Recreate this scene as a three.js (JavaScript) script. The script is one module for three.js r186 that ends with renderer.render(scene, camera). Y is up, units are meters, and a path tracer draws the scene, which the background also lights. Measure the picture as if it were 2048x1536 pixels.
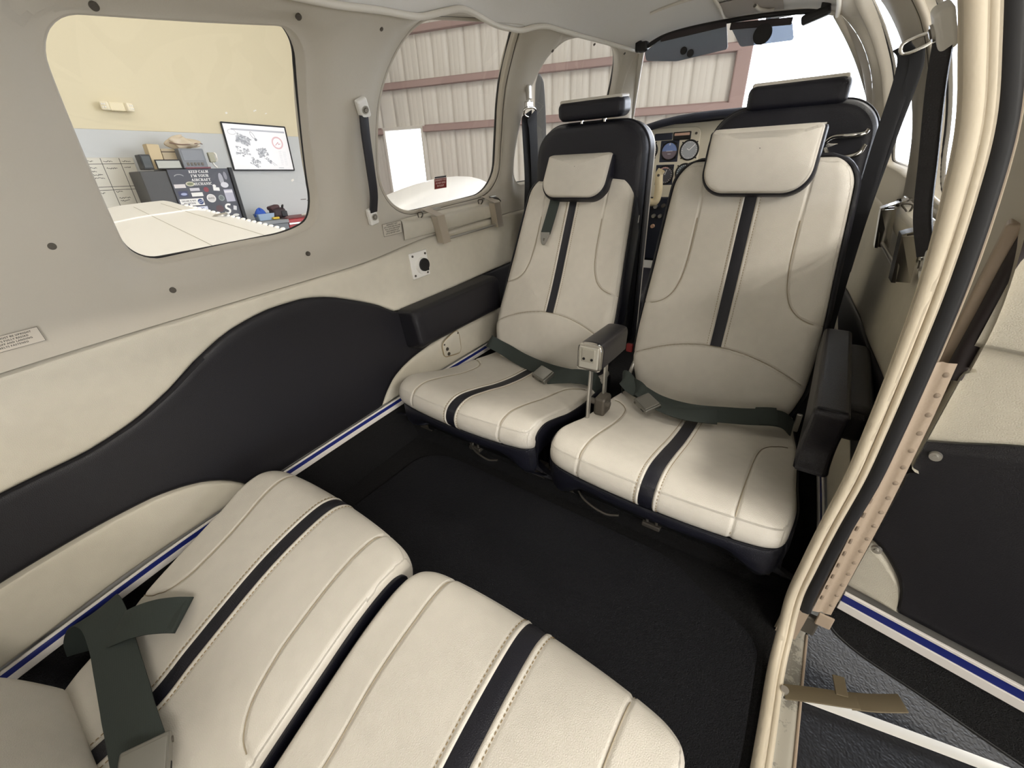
import * as THREE from 'three';
import { mergeGeometries } from 'three/addons/utils/BufferGeometryUtils.js';
import { RoundedBoxGeometry } from 'three/addons/geometries/RoundedBoxGeometry.js';
import { RectAreaLightUniformsLib } from 'three/addons/lights/RectAreaLightUniformsLib.js';

RectAreaLightUniformsLib.init();
const scene = new THREE.Scene();
const D = Math.PI / 180;

// ---------- camera (cabin axes: x to starboard, y up, -z to the nose; the cabin floor is y = 0) ----------
const camera = new THREE.PerspectiveCamera(2 * Math.atan(768 / 827.7) / D, 4 / 3, 0.01, 200);
camera.rotation.order = 'YXZ';
camera.rotation.set(-29.96 * D, 37.17 * D, -4.32 * D);
camera.position.set(0, 0.82, 0);
scene.add(camera);

// ---------- sky, exposure ----------
scene.background = new THREE.Color().setRGB(8, 8.5, 9.4);
const renderer = new THREE.WebGLRenderer({ antialias: true });
renderer.toneMapping = THREE.LinearToneMapping;
renderer.toneMappingExposure = 1.1;
renderer.shadowMap.enabled = true;
const LAMP = 15, LAMP_BAY = 64;      // radiance of the hangar's ceiling lamps; those of the bay beside the open door burn brighter

// ---------- names, labels ----------
const used = {};
function numbered(n) { const k = used[n] = (used[n] || 0) + 1; return k === 1 ? n : n + '_' + String(k - 1).padStart(3, '0'); }
function tag(o, label, category, group, kind) {
  if (label) o.userData.label = label;
  if (category) o.userData.category = category;
  if (group) o.userData.group = group;
  if (kind) o.userData.kind = kind;
  return o;
}
function thing(name, label, category, pos = [0, 0, 0], group) {
  const o = new THREE.Group(); o.name = numbered(name); o.position.set(...pos); scene.add(o);
  return tag(o, label, category, group);
}
function struct(name) { const o = new THREE.Group(); o.name = name; o.userData.kind = 'structure'; scene.add(o); return o; }
function mesh(name, geo, mat, parent = scene) {
  const m = new THREE.Mesh(geo, mat); m.name = parent === scene ? numbered(name) : name;
  m.castShadow = m.receiveShadow = true; parent.add(m); return m;
}
function stuff(m) { m.userData.kind = 'stuff'; return m; }

// ---------- maths ----------
const V = (x, y, z) => new THREE.Vector3(x, y, z);
const lerp = (a, b, t) => a + (b - a) * t, clamp = (x, a, b) => Math.max(a, Math.min(b, x));
const smooth = (a, b, x) => { const t = clamp((x - a) / (b - a), 0, 1); return t * t * (3 - 2 * t); };
function curve(pts) {                         // monotone cubic through [x, y] nodes
  const n = pts.length, xs = pts.map(p => p[0]), ys = pts.map(p => p[1]), d = [], m = [];
  for (let i = 0; i < n - 1; i++) d[i] = (ys[i + 1] - ys[i]) / (xs[i + 1] - xs[i]);
  for (let i = 0; i < n; i++) m[i] = i === 0 ? d[0] : i === n - 1 ? d[n - 2] : d[i - 1] * d[i] <= 0 ? 0 : 2 / (1 / d[i - 1] + 1 / d[i]);
  return x => {
    if (x <= xs[0]) return ys[0]; if (x >= xs[n - 1]) return ys[n - 1];
    let i = 0; while (x > xs[i + 1]) i++;
    const h = xs[i + 1] - xs[i], t = (x - xs[i]) / h, t2 = t * t, t3 = t2 * t;
    return ys[i] * (2 * t3 - 3 * t2 + 1) + h * m[i] * (t3 - 2 * t2 + t) + ys[i + 1] * (3 * t2 - 2 * t3) + h * m[i + 1] * (t3 - t2);
  };
}
let seed = 7; const rnd = () => (seed = (seed * 16807) % 2147483647) / 2147483647;

// ---------- textures ----------
function noiseTex(size, fn, repeat, color) {
  const a = new Uint8Array(size * size * 4);
  for (let y = 0; y < size; y++) for (let x = 0; x < size; x++) {
    const v = fn(x / size, y / size), i = (y * size + x) * 4;
    for (let c = 0; c < 3; c++) a[i + c] = clamp(Array.isArray(v) ? v[c] : v, 0, 1) * 255; a[i + 3] = 255;
  }
  const t = new THREE.DataTexture(a, size, size); t.wrapS = t.wrapT = THREE.RepeatWrapping; t.repeat.set(repeat, repeat);
  t.magFilter = t.minFilter = THREE.LinearFilter; if (color) t.colorSpace = THREE.SRGBColorSpace; t.needsUpdate = true; return t;
}
function valueNoise(n, sd) {                   // tiling value noise with n cells
  const g = []; let s = sd; for (let i = 0; i < n * n; i++) { s = (s * 16807) % 2147483647; g.push(s / 2147483647); }
  return (u, v) => {
    const x = u * n, y = v * n, i = Math.floor(x), j = Math.floor(y), f = x - i, h = y - j, a = f * f * (3 - 2 * f), b = h * h * (3 - 2 * h);
    const q = (p, r) => g[((r % n) + n) % n * n + ((p % n) + n) % n];
    return lerp(lerp(q(i, j), q(i + 1, j), a), lerp(q(i, j + 1), q(i + 1, j + 1), a), b);
  };
}
function cells(n, sd) {                        // tiling worley noise: leather pebbles
  const p = []; let s = sd; const r = () => (s = (s * 16807) % 2147483647) / 2147483647; for (let i = 0; i < n * n; i++) p.push([r(), r()]);
  return (u, v) => {
    const x = u * n, y = v * n, i = Math.floor(x), j = Math.floor(y); let a = 9, b = 9;
    for (let dj = -1; dj <= 1; dj++) for (let di = -1; di <= 1; di++) {
      const q = p[((j + dj + n) % n) * n + (i + di + n) % n], dd = Math.hypot(i + di + q[0] - x, j + dj + q[1] - y);
      if (dd < a) { b = a; a = dd; } else if (dd < b) b = dd;
    }
    return b - a;
  };
}
const c1 = cells(48, 11), v8 = valueNoise(8, 3), v32 = valueNoise(32, 5), v128 = valueNoise(128, 9), v5 = valueNoise(5, 21);
const leatherBump = noiseTex(512, (u, v) => Math.min(1, c1(u, v) * 1.6) * .75 + v8(u, v) * .25, 9);
const carpetBump = noiseTex(512, (u, v) => v128(u, v) * .7 + v32(u, v) * .3, 7);
const plasticBump = noiseTex(256, (u, v) => v128(u, v) * .6 + v32(u, v) * .4, 5);
const webBump = noiseTex(128, (u, v) => .5 + .5 * Math.sin((u + v) * Math.PI * 16) * Math.cos(v * Math.PI * 64), 30);
const leatherTone = noiseTex(256, (u, v) => { const k = .955 + .045 * v5(u, v) * 1 + (v32(u, v) - .5) * .02; return [k, k * .998, k * .992]; }, 2.3, true);
const wornMap = noiseTex(512, (u, v) => {
  const n = v8(u, v) * .5 + v32(u, v) * .3 + v128(u, v) * .2, k = n > .56 ? .78 : n > .49 ? .92 : 1;
  return [.72 * k, .70 * k, .65 * k];
}, 4, true);
const walkBump = noiseTex(512, (u, v) => v128(u, v) * .65 + v32(u, v) * .35, 3);
const hazeMap = noiseTex(512, (u, v) => clamp(.9 - .25 * v8(u, v), 0, 1), 1.5);

function mat(hex, rough, o = {}) { return new THREE.MeshPhysicalMaterial({ color: hex, roughness: rough, ...o }); }
const M = {
  cream: mat('#e4dfd6', .47, { map: leatherTone, bumpMap: leatherBump, bumpScale: .00022, side: THREE.DoubleSide }),
  navy: mat('#171823', .42, { bumpMap: leatherBump, bumpScale: .00025, side: THREE.DoubleSide }),
  arm: mat('#1e1d25', .33, { bumpMap: leatherBump, bumpScale: .00025, side: THREE.DoubleSide }),
  piping: mat('#14151f', .4, { bumpMap: leatherBump, bumpScale: .0002 }),
  seam: mat('#a89c86', .8), thread: mat('#d9cdb6', .8), threadDark: mat('#9a8560', .8),
  lining: mat('#d6d0c1', .55, { map: leatherTone, bumpMap: leatherBump, bumpScale: .00018, side: THREE.DoubleSide }),
  plastic: mat('#c6bfb1', .5, { bumpMap: plasticBump, bumpScale: .00012, side: THREE.DoubleSide }),
  headliner: mat('#f0eeea', .65, { bumpMap: leatherBump, bumpScale: .0002, side: THREE.DoubleSide }),
  welt: mat('#e2ddd2', .5),
  inlay: mat('#16151b', .5, { bumpMap: leatherBump, bumpScale: .00022, side: THREE.DoubleSide }),
  carpet: mat('#060609', .95, { bumpMap: carpetBump, bumpScale: .002, side: THREE.DoubleSide }),
  matCarpet: mat('#090a12', .95, { bumpMap: carpetBump, bumpScale: .0025, side: THREE.DoubleSide }),
  web: mat('#3a423f', .75, { bumpMap: webBump, bumpScale: .0003, side: THREE.DoubleSide }),
  webBlack: mat('#2a2b2f', .7, { bumpMap: webBump, bumpScale: .0003, side: THREE.DoubleSide }),
  steel: mat('#c6c4bf', .3, { metalness: .85 }), chrome: mat('#dcdad6', .14, { metalness: 1 }),
  satin: mat('#c4bbae', .36, { metalness: .65 }), buckle: mat('#9b9a95', .4, { metalness: .85 }),
  dull: mat('#6b665f', .55, { metalness: .7 }), brass: mat('#756a55', .6, { metalness: .5 }),
  rubber: mat('#17171a', .6), brown: mat('#2a2224', .55), black: mat('#0c0c0e', .5),
  white: mat('#eeece6', .5), stripWhite: mat('#ebe6e2', .4), stripBlue: mat('#1d2a78', .4),
  trimTan: mat('#d8ccb6', .5, { bumpMap: plasticBump, bumpScale: .0002 }), hinge: mat('#b3a18e', .45, { bumpMap: plasticBump, bumpScale: .0003 }),
  sill: mat('#ffffff', .5, { map: wornMap, metalness: .25 }),
  glass: mat('#ffffff', .02, { transmission: 1, thickness: 0, ior: 1.35, side: THREE.DoubleSide }),
  wing: mat('#eeece7', .35, { side: THREE.DoubleSide }), cowl: mat('#f4f4f3', .3, { side: THREE.DoubleSide }), walk: mat('#1b1c21', .55, { bumpMap: walkBump, bumpScale: .0012 }),
  wallYellow: mat('#dad0b2', .75), wallGrey: mat('#c6c9c9', .7), sheet: mat('#dad6d0', .6), girt: mat('#a8918e', .7),
  apron: mat('#b9b6ae', .85), concrete: mat('#8b8a86', .8), roof: mat('#c9c7c2', .7),
};

// ---------- geometry helpers ----------
function setUV(g) {                            // uv in metres, from the largest axis of the normal
  const p = g.attributes.position, n = g.attributes.normal, uv = new Float32Array(p.count * 2);
  for (let i = 0; i < p.count; i++) {
    const x = Math.abs(n.getX(i)), y = Math.abs(n.getY(i)), z = Math.abs(n.getZ(i));
    const [a, b] = x >= y && x >= z ? [p.getZ(i), p.getY(i)] : y >= z ? [p.getX(i), p.getZ(i)] : [p.getX(i), p.getY(i)];
    uv[2 * i] = a; uv[2 * i + 1] = b;
  }
  g.setAttribute('uv', new THREE.BufferAttribute(uv, 2)); return g;
}
function grid(nu, nv, f, keepUV) {             // surface f(u, v) -> [x, y, z]
  const pos = [], idx = [], uv = [];
  for (let j = 0; j <= nv; j++) for (let i = 0; i <= nu; i++) { pos.push(...f(i / nu, j / nv)); uv.push(i / nu, j / nv); }
  for (let j = 0; j < nv; j++) for (let i = 0; i < nu; i++) { const a = j * (nu + 1) + i, b = a + nu + 1; idx.push(a, a + 1, b, a + 1, b + 1, b); }
  const g = new THREE.BufferGeometry(); g.setAttribute('position', new THREE.Float32BufferAttribute(pos, 3)); g.setIndex(idx);
  g.setAttribute('uv', new THREE.Float32BufferAttribute(uv, 2)); g.computeVertexNormals(); return keepUV ? g : setUV(g);
}
function rows(list) {                          // a surface from rows of equal length
  const nv = list.length - 1, nu = list[0].length - 1; return grid(nu, nv, (u, v) => list[Math.round(v * nv)][Math.round(u * nu)]);
}
function clean(g) { const h = g.index ? g.toNonIndexed() : g; for (const k of Object.keys(h.attributes)) if (!['position', 'normal', 'uv'].includes(k)) h.deleteAttribute(k); return h; }
const merge = l => mergeGeometries(l.map(clean));
function tube(pts, r, seg = 60, rad = 8, closed = false) {
  const c = new THREE.CatmullRomCurve3(pts.map(p => V(...p)), closed, 'centripetal');
  return setUV(new THREE.TubeGeometry(c, seg, r, rad, closed));
}
function sweep(pts, section, seg = 60, up = [0, 1, 0], closed = false) {   // closed section [a, b] along a path; a runs along side = up x tangent, b along up
  const c = new THREE.CatmullRomCurve3(pts.map(p => V(...p)), closed, 'centripetal'), U = V(...up);
  const sec = [...section, section[0]];
  const body = grid(sec.length - 1, seg, (u, v) => {
    const p = c.getPointAt(v), t = c.getTangentAt(v), s = V().crossVectors(U, t).normalize(), w = V().crossVectors(t, s).normalize();
    const q = sec[Math.round(u * (sec.length - 1))]; return [p.x + s.x * q[0] + w.x * q[1], p.y + s.y * q[0] + w.y * q[1], p.z + s.z * q[0] + w.z * q[1]];
  });
  return body;
}
function taperTube(pts, rf, seg = 300, n = 12) {           // a round roll whose radius follows its height
  const c = new THREE.CatmullRomCurve3(pts.map(p => V(...p)), false, 'centripetal'), U = V(0, 0, 1);
  return grid(n, seg, (u, v) => { const p = c.getPointAt(v), t = c.getTangentAt(v), s = V().crossVectors(Math.abs(t.z) > .9 ? V(0, 1, 0) : U, t).normalize(), w = V().crossVectors(t, s), a = -u * 2 * Math.PI, r = rf(p.y); p.addScaledVector(s, Math.cos(a) * r).addScaledVector(w, Math.sin(a) * r); return [p.x, p.y, p.z]; });
}
const rectSection = (a, b) => [[-a, -b], [a, -b], [a, b], [-a, b]];
function ribbon(pts, across, w, th = .0022, seg = 60) {   // belt webbing: a centre line, a direction across at each point, a width
  const c = new THREE.CatmullRomCurve3(pts.map(p => V(...p))), a = new THREE.CatmullRomCurve3(across.map(p => V(...p).normalize()));
  const sec = [[-1, 1], [-.5, 1.15], [0, 1.2], [.5, 1.15], [1, 1], [1, -1], [0, -1], [-1, -1], [-1, 1]];
  return grid(8, seg, (u, v) => {
    const p = c.getPoint(v), t = c.getTangent(v), s = a.getPoint(v); s.addScaledVector(t, -s.dot(t)).normalize();
    const n = V().crossVectors(t, s), q = sec[Math.round(u * 8)]; p.addScaledVector(s, q[0] * w / 2).addScaledVector(n, q[1] * th / 2); return [p.x, p.y, p.z];
  });
}
function rbox(w, h, d, r, pos = [0, 0, 0], rot = [0, 0, 0], s = 3) {
  const g = new RoundedBoxGeometry(w, h, d, s, Math.min(r, w / 2.01, h / 2.01, d / 2.01));
  g.rotateX(rot[0]); g.rotateY(rot[1]); g.rotateZ(rot[2]); g.translate(...pos); return setUV(clean(g));
}
function cyl(r0, r1, h, pos = [0, 0, 0], rot = [0, 0, 0], n = 24) {
  const g = new THREE.CylinderGeometry(r0, r1, h, n); g.rotateX(rot[0]); g.rotateY(rot[1]); g.rotateZ(rot[2]); g.translate(...pos); return clean(g);
}
function between(a, b, r, n = 12) {            // a round bar from a to b
  const A = V(...a), B = V(...b), g = new THREE.CylinderGeometry(r, r, A.distanceTo(B), n);
  g.applyQuaternion(new THREE.Quaternion().setFromUnitVectors(V(0, 1, 0), B.clone().sub(A).normalize())); g.translate(...A.add(B).multiplyScalar(.5).toArray()); return clean(g);
}
function roundPoly(pts, n = 10) {              // [[x, y, radius], ...] -> smooth outline
  const out = [], k = pts.length;
  for (let i = 0; i < k; i++) {
    const p = pts[i], a = pts[(i + k - 1) % k], b = pts[(i + 1) % k], r = p[2] || 0;
    if (!r) { out.push([p[0], p[1]]); continue; }
    const da = Math.hypot(a[0] - p[0], a[1] - p[1]), db = Math.hypot(b[0] - p[0], b[1] - p[1]), ra = Math.min(r, da * .49), rb = Math.min(r, db * .49);
    const A = [p[0] + (a[0] - p[0]) * ra / da, p[1] + (a[1] - p[1]) * ra / da], B = [p[0] + (b[0] - p[0]) * rb / db, p[1] + (b[1] - p[1]) * rb / db];
    for (let j = 0; j <= n; j++) {             // a rational quadratic: close to a circle
      const t = j / n, w = .75, q0 = (1 - t) ** 2, q1 = 2 * t * (1 - t) * w, q2 = t * t, s = q0 + q1 + q2;
      out.push([(A[0] * q0 + p[0] * q1 + B[0] * q2) / s, (A[1] * q0 + p[1] * q1 + B[1] * q2) / s]);
    }
  }
  return out;
}
function extrude(pts, depth, bevel = 0, holes = []) {     // outline in x, y; depth along +z
  const s = new THREE.Shape(pts.map(p => new THREE.Vector2(p[0], p[1])));
  for (const h of holes) s.holes.push(new THREE.Path(h.map(p => new THREE.Vector2(p[0], p[1]))));
  const g = new THREE.ExtrudeGeometry(s, { depth: depth - 2 * bevel, bevelEnabled: bevel > 0, bevelSize: bevel, bevelThickness: bevel, bevelOffset: -bevel, bevelSegments: 3, curveSegments: 12 });
  g.translate(0, 0, bevel); return setUV(clean(g));
}
function rayPoly(c, dir, poly) {               // distance from c along dir to a closed polygon round c
  let best = Infinity;
  for (let i = 0; i < poly.length; i++) {
    const a = poly[i], b = poly[(i + 1) % poly.length], ex = b[0] - a[0], ey = b[1] - a[1], den = dir[0] * ey - dir[1] * ex;
    if (Math.abs(den) < 1e-12) continue;
    const ax = a[0] - c[0], ay = a[1] - c[1], t = (ax * ey - ay * ex) / den, s = (ax * dir[1] - ay * dir[0]) / den;
    if (t > 1e-6 && s >= -1e-6 && s <= 1 + 1e-6 && t < best) best = t;
  }
  return best;
}
function canvasTex(w, h, draw) {
  const c = document.createElement('canvas'); c.width = w; c.height = h; const g = c.getContext('2d'); draw(g, w, h);
  const t = new THREE.CanvasTexture(c); t.colorSpace = THREE.SRGBColorSpace; return t;
}
function print(w, h, tex, rough = .6, o = {}) {          // a flat printed sheet, facing +z
  const g = new THREE.PlaneGeometry(w, h); return [g, new THREE.MeshPhysicalMaterial({ map: tex, roughness: rough, ...o })];
}

// ================= the cabin shell =================
const CX = -0.41;
const HWc = curve([[0, .515], [.1, .535], [.25, .555], [.45, .57], [.6, .57], [.75, .55], [.9, .50], [1.0, .44], [1.08, .36], [1.14, .26]]);
const TPc = curve([[-2.4, -.12], [-2.0, -.06], [-1.6, -.01], [-1.3, .01], [-.8, .015], [-.3, 0], [0, -.02], [.2, -.06], [.35, -.09], [1.2, -.15]]);
const wx = (y, z) => HWc(y) + TPc(z);                            // half width of the cabin
const leanR = curve([[-2.2, 0], [-1.9, .005], [-1.4, .03], [-1.2, .028], [-.9, .012], [-.65, 0]]);        // the starboard lining stands a little further in ahead of the door
function wallP(sx, y, z, off = 0) {                              // a point on a side wall (sx -1 port, 1 starboard), off towards the cabin
  const e = .004, dy = (HWc(y + e) - HWc(y - e)) / (2 * e), l = Math.hypot(1, dy);
  return [CX + sx * (wx(y, z) - off / l) - (sx > 0 ? leanR(z) : 0), y + off * dy / l, z];
}
const weltY = curve([[-2.05, 1.07], [-1.87, 1.09], [-1.42, 1.097], [-1.252, 1.098], [-1.187, 1.083], [-1.09, 1.08], [-.938, 1.09], [-.82, 1.067], [-.724, 1.064], [-.6, 1.058], [1.2, 1.05]]);
const seamY = curve([[-2.4, .6], [-1.43, .599], [-.96, .592], [-.64, .569], [0, .573], [1.2, .57]]);
// window outlines in (z, y)
const WIN = [
  roundPoly([[-.214, .668, .05], [-.55, .664, .07], [-.612, .70, .06], [-.598, 1.02, .055], [-.214, .992, .05]]),
  roundPoly([[-.79, .652, .13], [-1.335, .664, .13], [-1.325, .86, .12], [-1.215, 1.09, .04], [-1.0, 1.076, .2], [-.78, 1.052, .19]]),
  roundPoly([[-1.41, .68, .06], [-2.03, .68, .06], [-1.99, .95, .1], [-1.83, 1.075, .09], [-1.52, 1.095, .12], [-1.385, 1.055, .14]]),
];
function cellPoly(z0, z1, z0b = z0, z1b = z1) {                  // wall cell between two stations, seam to welt
  const p = [], n = 14; for (let i = 0; i <= n; i++) { const z = lerp(z0b, z1b, i / n); p.push([z, seamY(z)]); }
  for (let i = 0; i <= n; i++) { const z = lerp(z1, z0, i / n); p.push([z, weltY(z)]); } return p;
}
function ring(sx, win, cell, off, lip) {                         // wall surface between a window outline and its cell
  let cz = 0, cy = 0; for (const p of win) { cz += p[0] / win.length; cy += p[1] / win.length; }
  const ang = []; for (let i = 0; i < 200; i++) ang.push(-Math.PI + i * 2 * Math.PI / 200);
  for (const p of cell) ang.push(Math.atan2(p[1] - cy, p[0] - cz)); ang.sort((a, b) => a - b); ang.push(ang[0] + 2 * Math.PI);
  const T = [1, .85, .7, .56, .44, .34, .26, .19, .13, .085, .05, .025, .01, 0], out = [];
  for (const t of T) out.push(ang.map(a => {
    const d = [Math.cos(a), Math.sin(a)], r0 = rayPoly([cz, cy], d, win), r1 = Math.max(r0 + .002, rayPoly([cz, cy], d, cell)), r = lerp(r0, r1, t), dist = (r - r0);
    const e = r1 - r0, k = lip ? -.017 * Math.exp(-((dist / Math.min(.038, .45 * e)) ** 2)) * smooth(0, .3, 1 - t) : 0; return wallP(sx, cy + d[1] * r, cz + d[0] * r, off + k);
  }));
  if (lip) for (const [ins, dep] of [[.0015, -.0185], [.004, -.0225], [.006, -.03], [.007, -.05]]) out.push(ang.map(a => {
    const d = [Math.cos(a), Math.sin(a)], r = rayPoly([cz, cy], d, win) - ins; return wallP(sx, cy + d[1] * r, cz + d[0] * r, off + dep);
  }));
  if (sx > 0) out.reverse();
  return rows(out);
}
function outlineOnWall(sx, win, off, grow = 0) {
  let cz = 0, cy = 0; for (const p of win) { cz += p[0] / win.length; cy += p[1] / win.length; }
  return win.map(p => { const l = Math.hypot(p[0] - cz, p[1] - cy), k = 1 + grow / l; return wallP(sx, cy + (p[1] - cy) * k, cz + (p[0] - cz) * k, off); });
}
function pane(sx, win, off) {                                    // a window pane that follows the wall
  let cz = 0, cy = 0; for (const p of win) { cz += p[0] / win.length; cy += p[1] / win.length; }
  const out = []; for (const k of [0.001, .2, .4, .6, .8, .95, 1.02]) out.push([...win, win[0]].map(p => wallP(sx, cy + (p[1] - cy) * k, cz + (p[0] - cz) * k, off)));
  return rows(out);
}
function strip(sx, z0, z1, lo, hi, off, n = 120, m = 18, edge = .01) {   // padded lining between two height curves
  return grid(n, m, (u, v) => {
    const z = lerp(z0, z1, u), a = lo(z), b = hi(z), t = .5 - .5 * Math.cos(v * Math.PI), y = lerp(a, b, t), d = Math.min(y - a, b - y), r = edge;
    const k = d < r ? -(r - Math.sqrt(Math.max(0, r * r - (r - d) ** 2))) : 0; return wallP(sx, y, z, off + k);
  });
}
const navyTop = curve([[-2.3, .42], [-1.31, .414], [-.85, .405], [-.772, .405], [-.70, .447], [-.617, .489], [-.55, .517], [-.484, .531], [-.42, .533], [-.327, .52], [-.245, .489], [-.16, .443], [-.081, .414], [0, .402], [.087, .403], [1.2, .40]]);
const navyTopR = curve([[-2.3, .27], [-1.97, .30], [-1.3, .375], [-.76, .41], [-.6, .42]]);
const navyBotRear = curve([[-.222, .158], [-.21, .175], [-.192, .198], [-.165, .222], [-.134, .241], [-.09, .257], [-.053, .265], [.052, .273], [.151, .278], [1.2, .29]]);
const navyBotFore = curve([[-2.3, .265], [-1.245, .262], [-.956, .268], [-.8, .252], [-.74, .24], [-.69, .222], [-.65, .195], [-.625, .172], [-.612, .158]]);
const navyBot = z => z > -.222 ? navyBotRear(z) : z < -.612 ? navyBotFore(z) : .158;
const trimTop = () => .158;

function screwAt(parent, sx, y, z, r = .0052) {
  const g = new THREE.Group(); const p = wallP(sx, y, z, -.001), q = wallP(sx, y, z, .01);
  const m = mesh('screw', merge([cyl(r, r * 1.05, .003), cyl(r * .5, r * .55, .0036)]), M.dull, parent);
  m.position.set(...p); m.quaternion.setFromUnitVectors(V(0, 1, 0), V(q[0] - p[0], q[1] - p[1], q[2] - p[2]).normalize()); return m;
}
function sideWall(sx, zMax) {
  const w = struct(sx < 0 ? 'wall_left' : 'wall_right');
  const cells3 = sx < 0 ? [[.42, -.69], [-.69, -1.372], [-1.372, -1.87]] : [null, [-.615, -1.372], [-1.372, -1.87]];
  cells3.forEach((c, i) => {
    if (!c) return;
    const poly = i === 2 ? cellPoly(c[0], c[1], c[0], -2.3) : cellPoly(c[0], c[1]);
    mesh('window_surround', ring(sx, WIN[i], poly, 0, true), M.plastic, w);
    mesh('outer_skin', ring(sx, WIN[i], sx > 0 && i === 1 ? cellPoly(-.68, c[1]) : poly, -.052, false), M.wing, w);
  });
  if (sx < 0) mesh('window_surround', grid(20, 20, (u, v) => { const z = lerp(1.2, .42, u); return wallP(sx, lerp(seamY(z), weltY(z), v), z); }), M.plastic, w);
  const s = z => seamY(z) - .001;
  const nt = sx < 0 ? navyTop : navyTopR;
  mesh('lower_lining', strip(sx, zMax, -2.3, nt, s, .004), M.lining, w);
  mesh('inlay_panel', strip(sx, zMax, -2.3, z => Math.min(navyBot(z), nt(z) - .02), nt, .006, 220), M.inlay, w);
  if (zMax > 0) mesh('lower_lining', strip(sx, zMax, -.2225, trimTop, navyBot, .004, 120, 14), M.lining, w);
  mesh('lower_lining', strip(sx, -.612, -2.3, trimTop, navyBot, .004, 120, 14), M.lining, w);
  mesh('kick_carpet', grid(60, 10, (u, v) => { const z = lerp(zMax, -2.3, u); return wallP(sx, lerp(0, .128, v), z, .002); }), M.carpet, w);
  mesh('outer_skin', grid(60, 16, (u, v) => { const z = lerp(sx > 0 ? -.68 : zMax, -2.3, u); return wallP(sx, lerp(-.1, seamY(z), v), z, -.052); }), M.wing, w);
  return w;
}
const wallL = sideWall(-1, 1.2), wallR = sideWall(1, -.618);
for (const [y, z] of [[1.01, -.277], [1.035, -.565], [.732, -.127], [.627, -.541], [.624, -.252], [.63, -.905], [.612, -1.262]]) screwAt(wallL, -1, y, z);
for (const [y, z] of [[1.04, -.747], [1.058, -1.39], [1.085, -1.58], [1.078, -1.8], [.98, -2.02]]) screwAt(wallL, -1, y, z, .004);
for (const [y, z] of [[1.058, -1.39], [.98, -2.02]]) screwAt(wallR, 1, y, z, .004);
// floor trim strip: white, blue, white
function trimStrip(name, sx, z0, z1) {
  const t = struct(name);
  const bar = (y, h, off, m, nm) => { const P = []; for (let i = 0; i <= 14; i++) P.push(wallP(sx, y, lerp(z0, z1, i / 14), off)); mesh(nm, sweep(P, rectSection(.0022, h / 2), 60), m, t); };
  bar(.1545, .005, .006, M.stripWhite, 'white_bead'); bar(.1475, .011, .005, M.stripBlue, 'blue_band'); bar(.136, .012, .006, M.stripWhite, 'white_band');
}
trimStrip('trim_1', -1, 1.1, -2.2); trimStrip('trim_2', 1, -.63, -2.2);

// windows: pane, gasket, frame ring
function cabinWindow(n, sx, i) {
  const w = struct('window_' + n);
  mesh('pane', pane(sx, WIN[i], -.044), M.glass, w);
  mesh('gasket', tube(outlineOnWall(sx, WIN[i], -.047, -.0035), .0055, 200, 6, true), M.rubber, w);
  if (i === 1) { mesh('frame_ring', tube(outlineOnWall(sx, WIN[i], -.026, -.0072), .0062, 200, 8, true), mat('#bfb7a8', .4), w); mesh('gasket', tube(outlineOnWall(sx, WIN[i], -.0205, -.0025), .0016, 200, 6, true), mat('#6b655b', .5), w); }
}
cabinWindow(1, -1, 0); cabinWindow(2, -1, 1); cabinWindow(3, -1, 2); cabinWindow(4, 1, 1); cabinWindow(5, 1, 2);

// headliner: from welt to welt, lower towards the windshield
const roofC = curve([[-1.87, 1.128], [-1.5, 1.165], [-1.0, 1.2], [1.2, 1.2]]);
function roofP(u, z, off = 0) {                                   // u -1 .. 1 across
  const ye = weltY(z), he = wx(ye, z), x = u * he, k = 1 - Math.pow(Math.abs(u), 2.6); return [CX + x * 1.004, ye + (roofC(z) - ye) * k + .001 - off, z];
}
const ceiling = struct('ceiling');
mesh('headliner', grid(80, 120, (u, v) => roofP(u * 2 - 1, lerp(1.2, -1.87, v))), M.headliner, ceiling);
mesh('outer_skin', grid(40, 30, (u, v) => { const p = roofP(u * 2 - 1, lerp(1.2, -1.87, v)); return [CX + (p[0] - CX) * 1.06, p[1] + .06, p[2]]; }), M.wing, ceiling);
for (const sx of [-1, 1]) {
  const P = []; for (let i = 0; i <= 60; i++) { const z = lerp(sx < 0 ? 1.1 : -.6, -1.87, i / 60); P.push(wallP(sx, weltY(z) + .001, z, .006)); }
  mesh('headliner_welt', tube(P, .0062, 200, 8), M.welt, ceiling);
}
// zip and trim batten across the front of the headliner
{ const P = []; for (let i = 0; i <= 20; i++) P.push(roofP(lerp(-.98, .98, i / 20), -1.865, .004)); mesh('windshield_batten', tube(P, .007, 80, 8), M.welt, ceiling); }
mesh('access_panel', grid(20, 6, (u, v) => roofP(lerp(-.02, .5, u), lerp(-1.70, -1.84, v), .004)), mat('#b3aca4', .6), ceiling);
{ const P = [[-.02, -1.60], [-.02, -1.72], [-.02, -1.84], [.06, -1.845]].map(([u, z]) => roofP(u, z, .006)); mesh('panel_edge', tube(P, .0045, 40, 8), M.welt, ceiling); mesh('panel_edge', tube([[.27, -1.76], [.3, -1.80], [.36, -1.82], [.42, -1.82]].map(([u, z]) => roofP(u, z, .008)), .005, 30, 8), M.welt, ceiling); }
for (const z of [-1.32, -1.62]) { const P = []; for (let i = 0; i <= 20; i++) P.push(roofP(lerp(-.55, .9, i / 20), z, .003)); if (z < -1.5) mesh('headliner_welt', tube(P, .004, 80, 8), M.welt, ceiling); }

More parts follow.
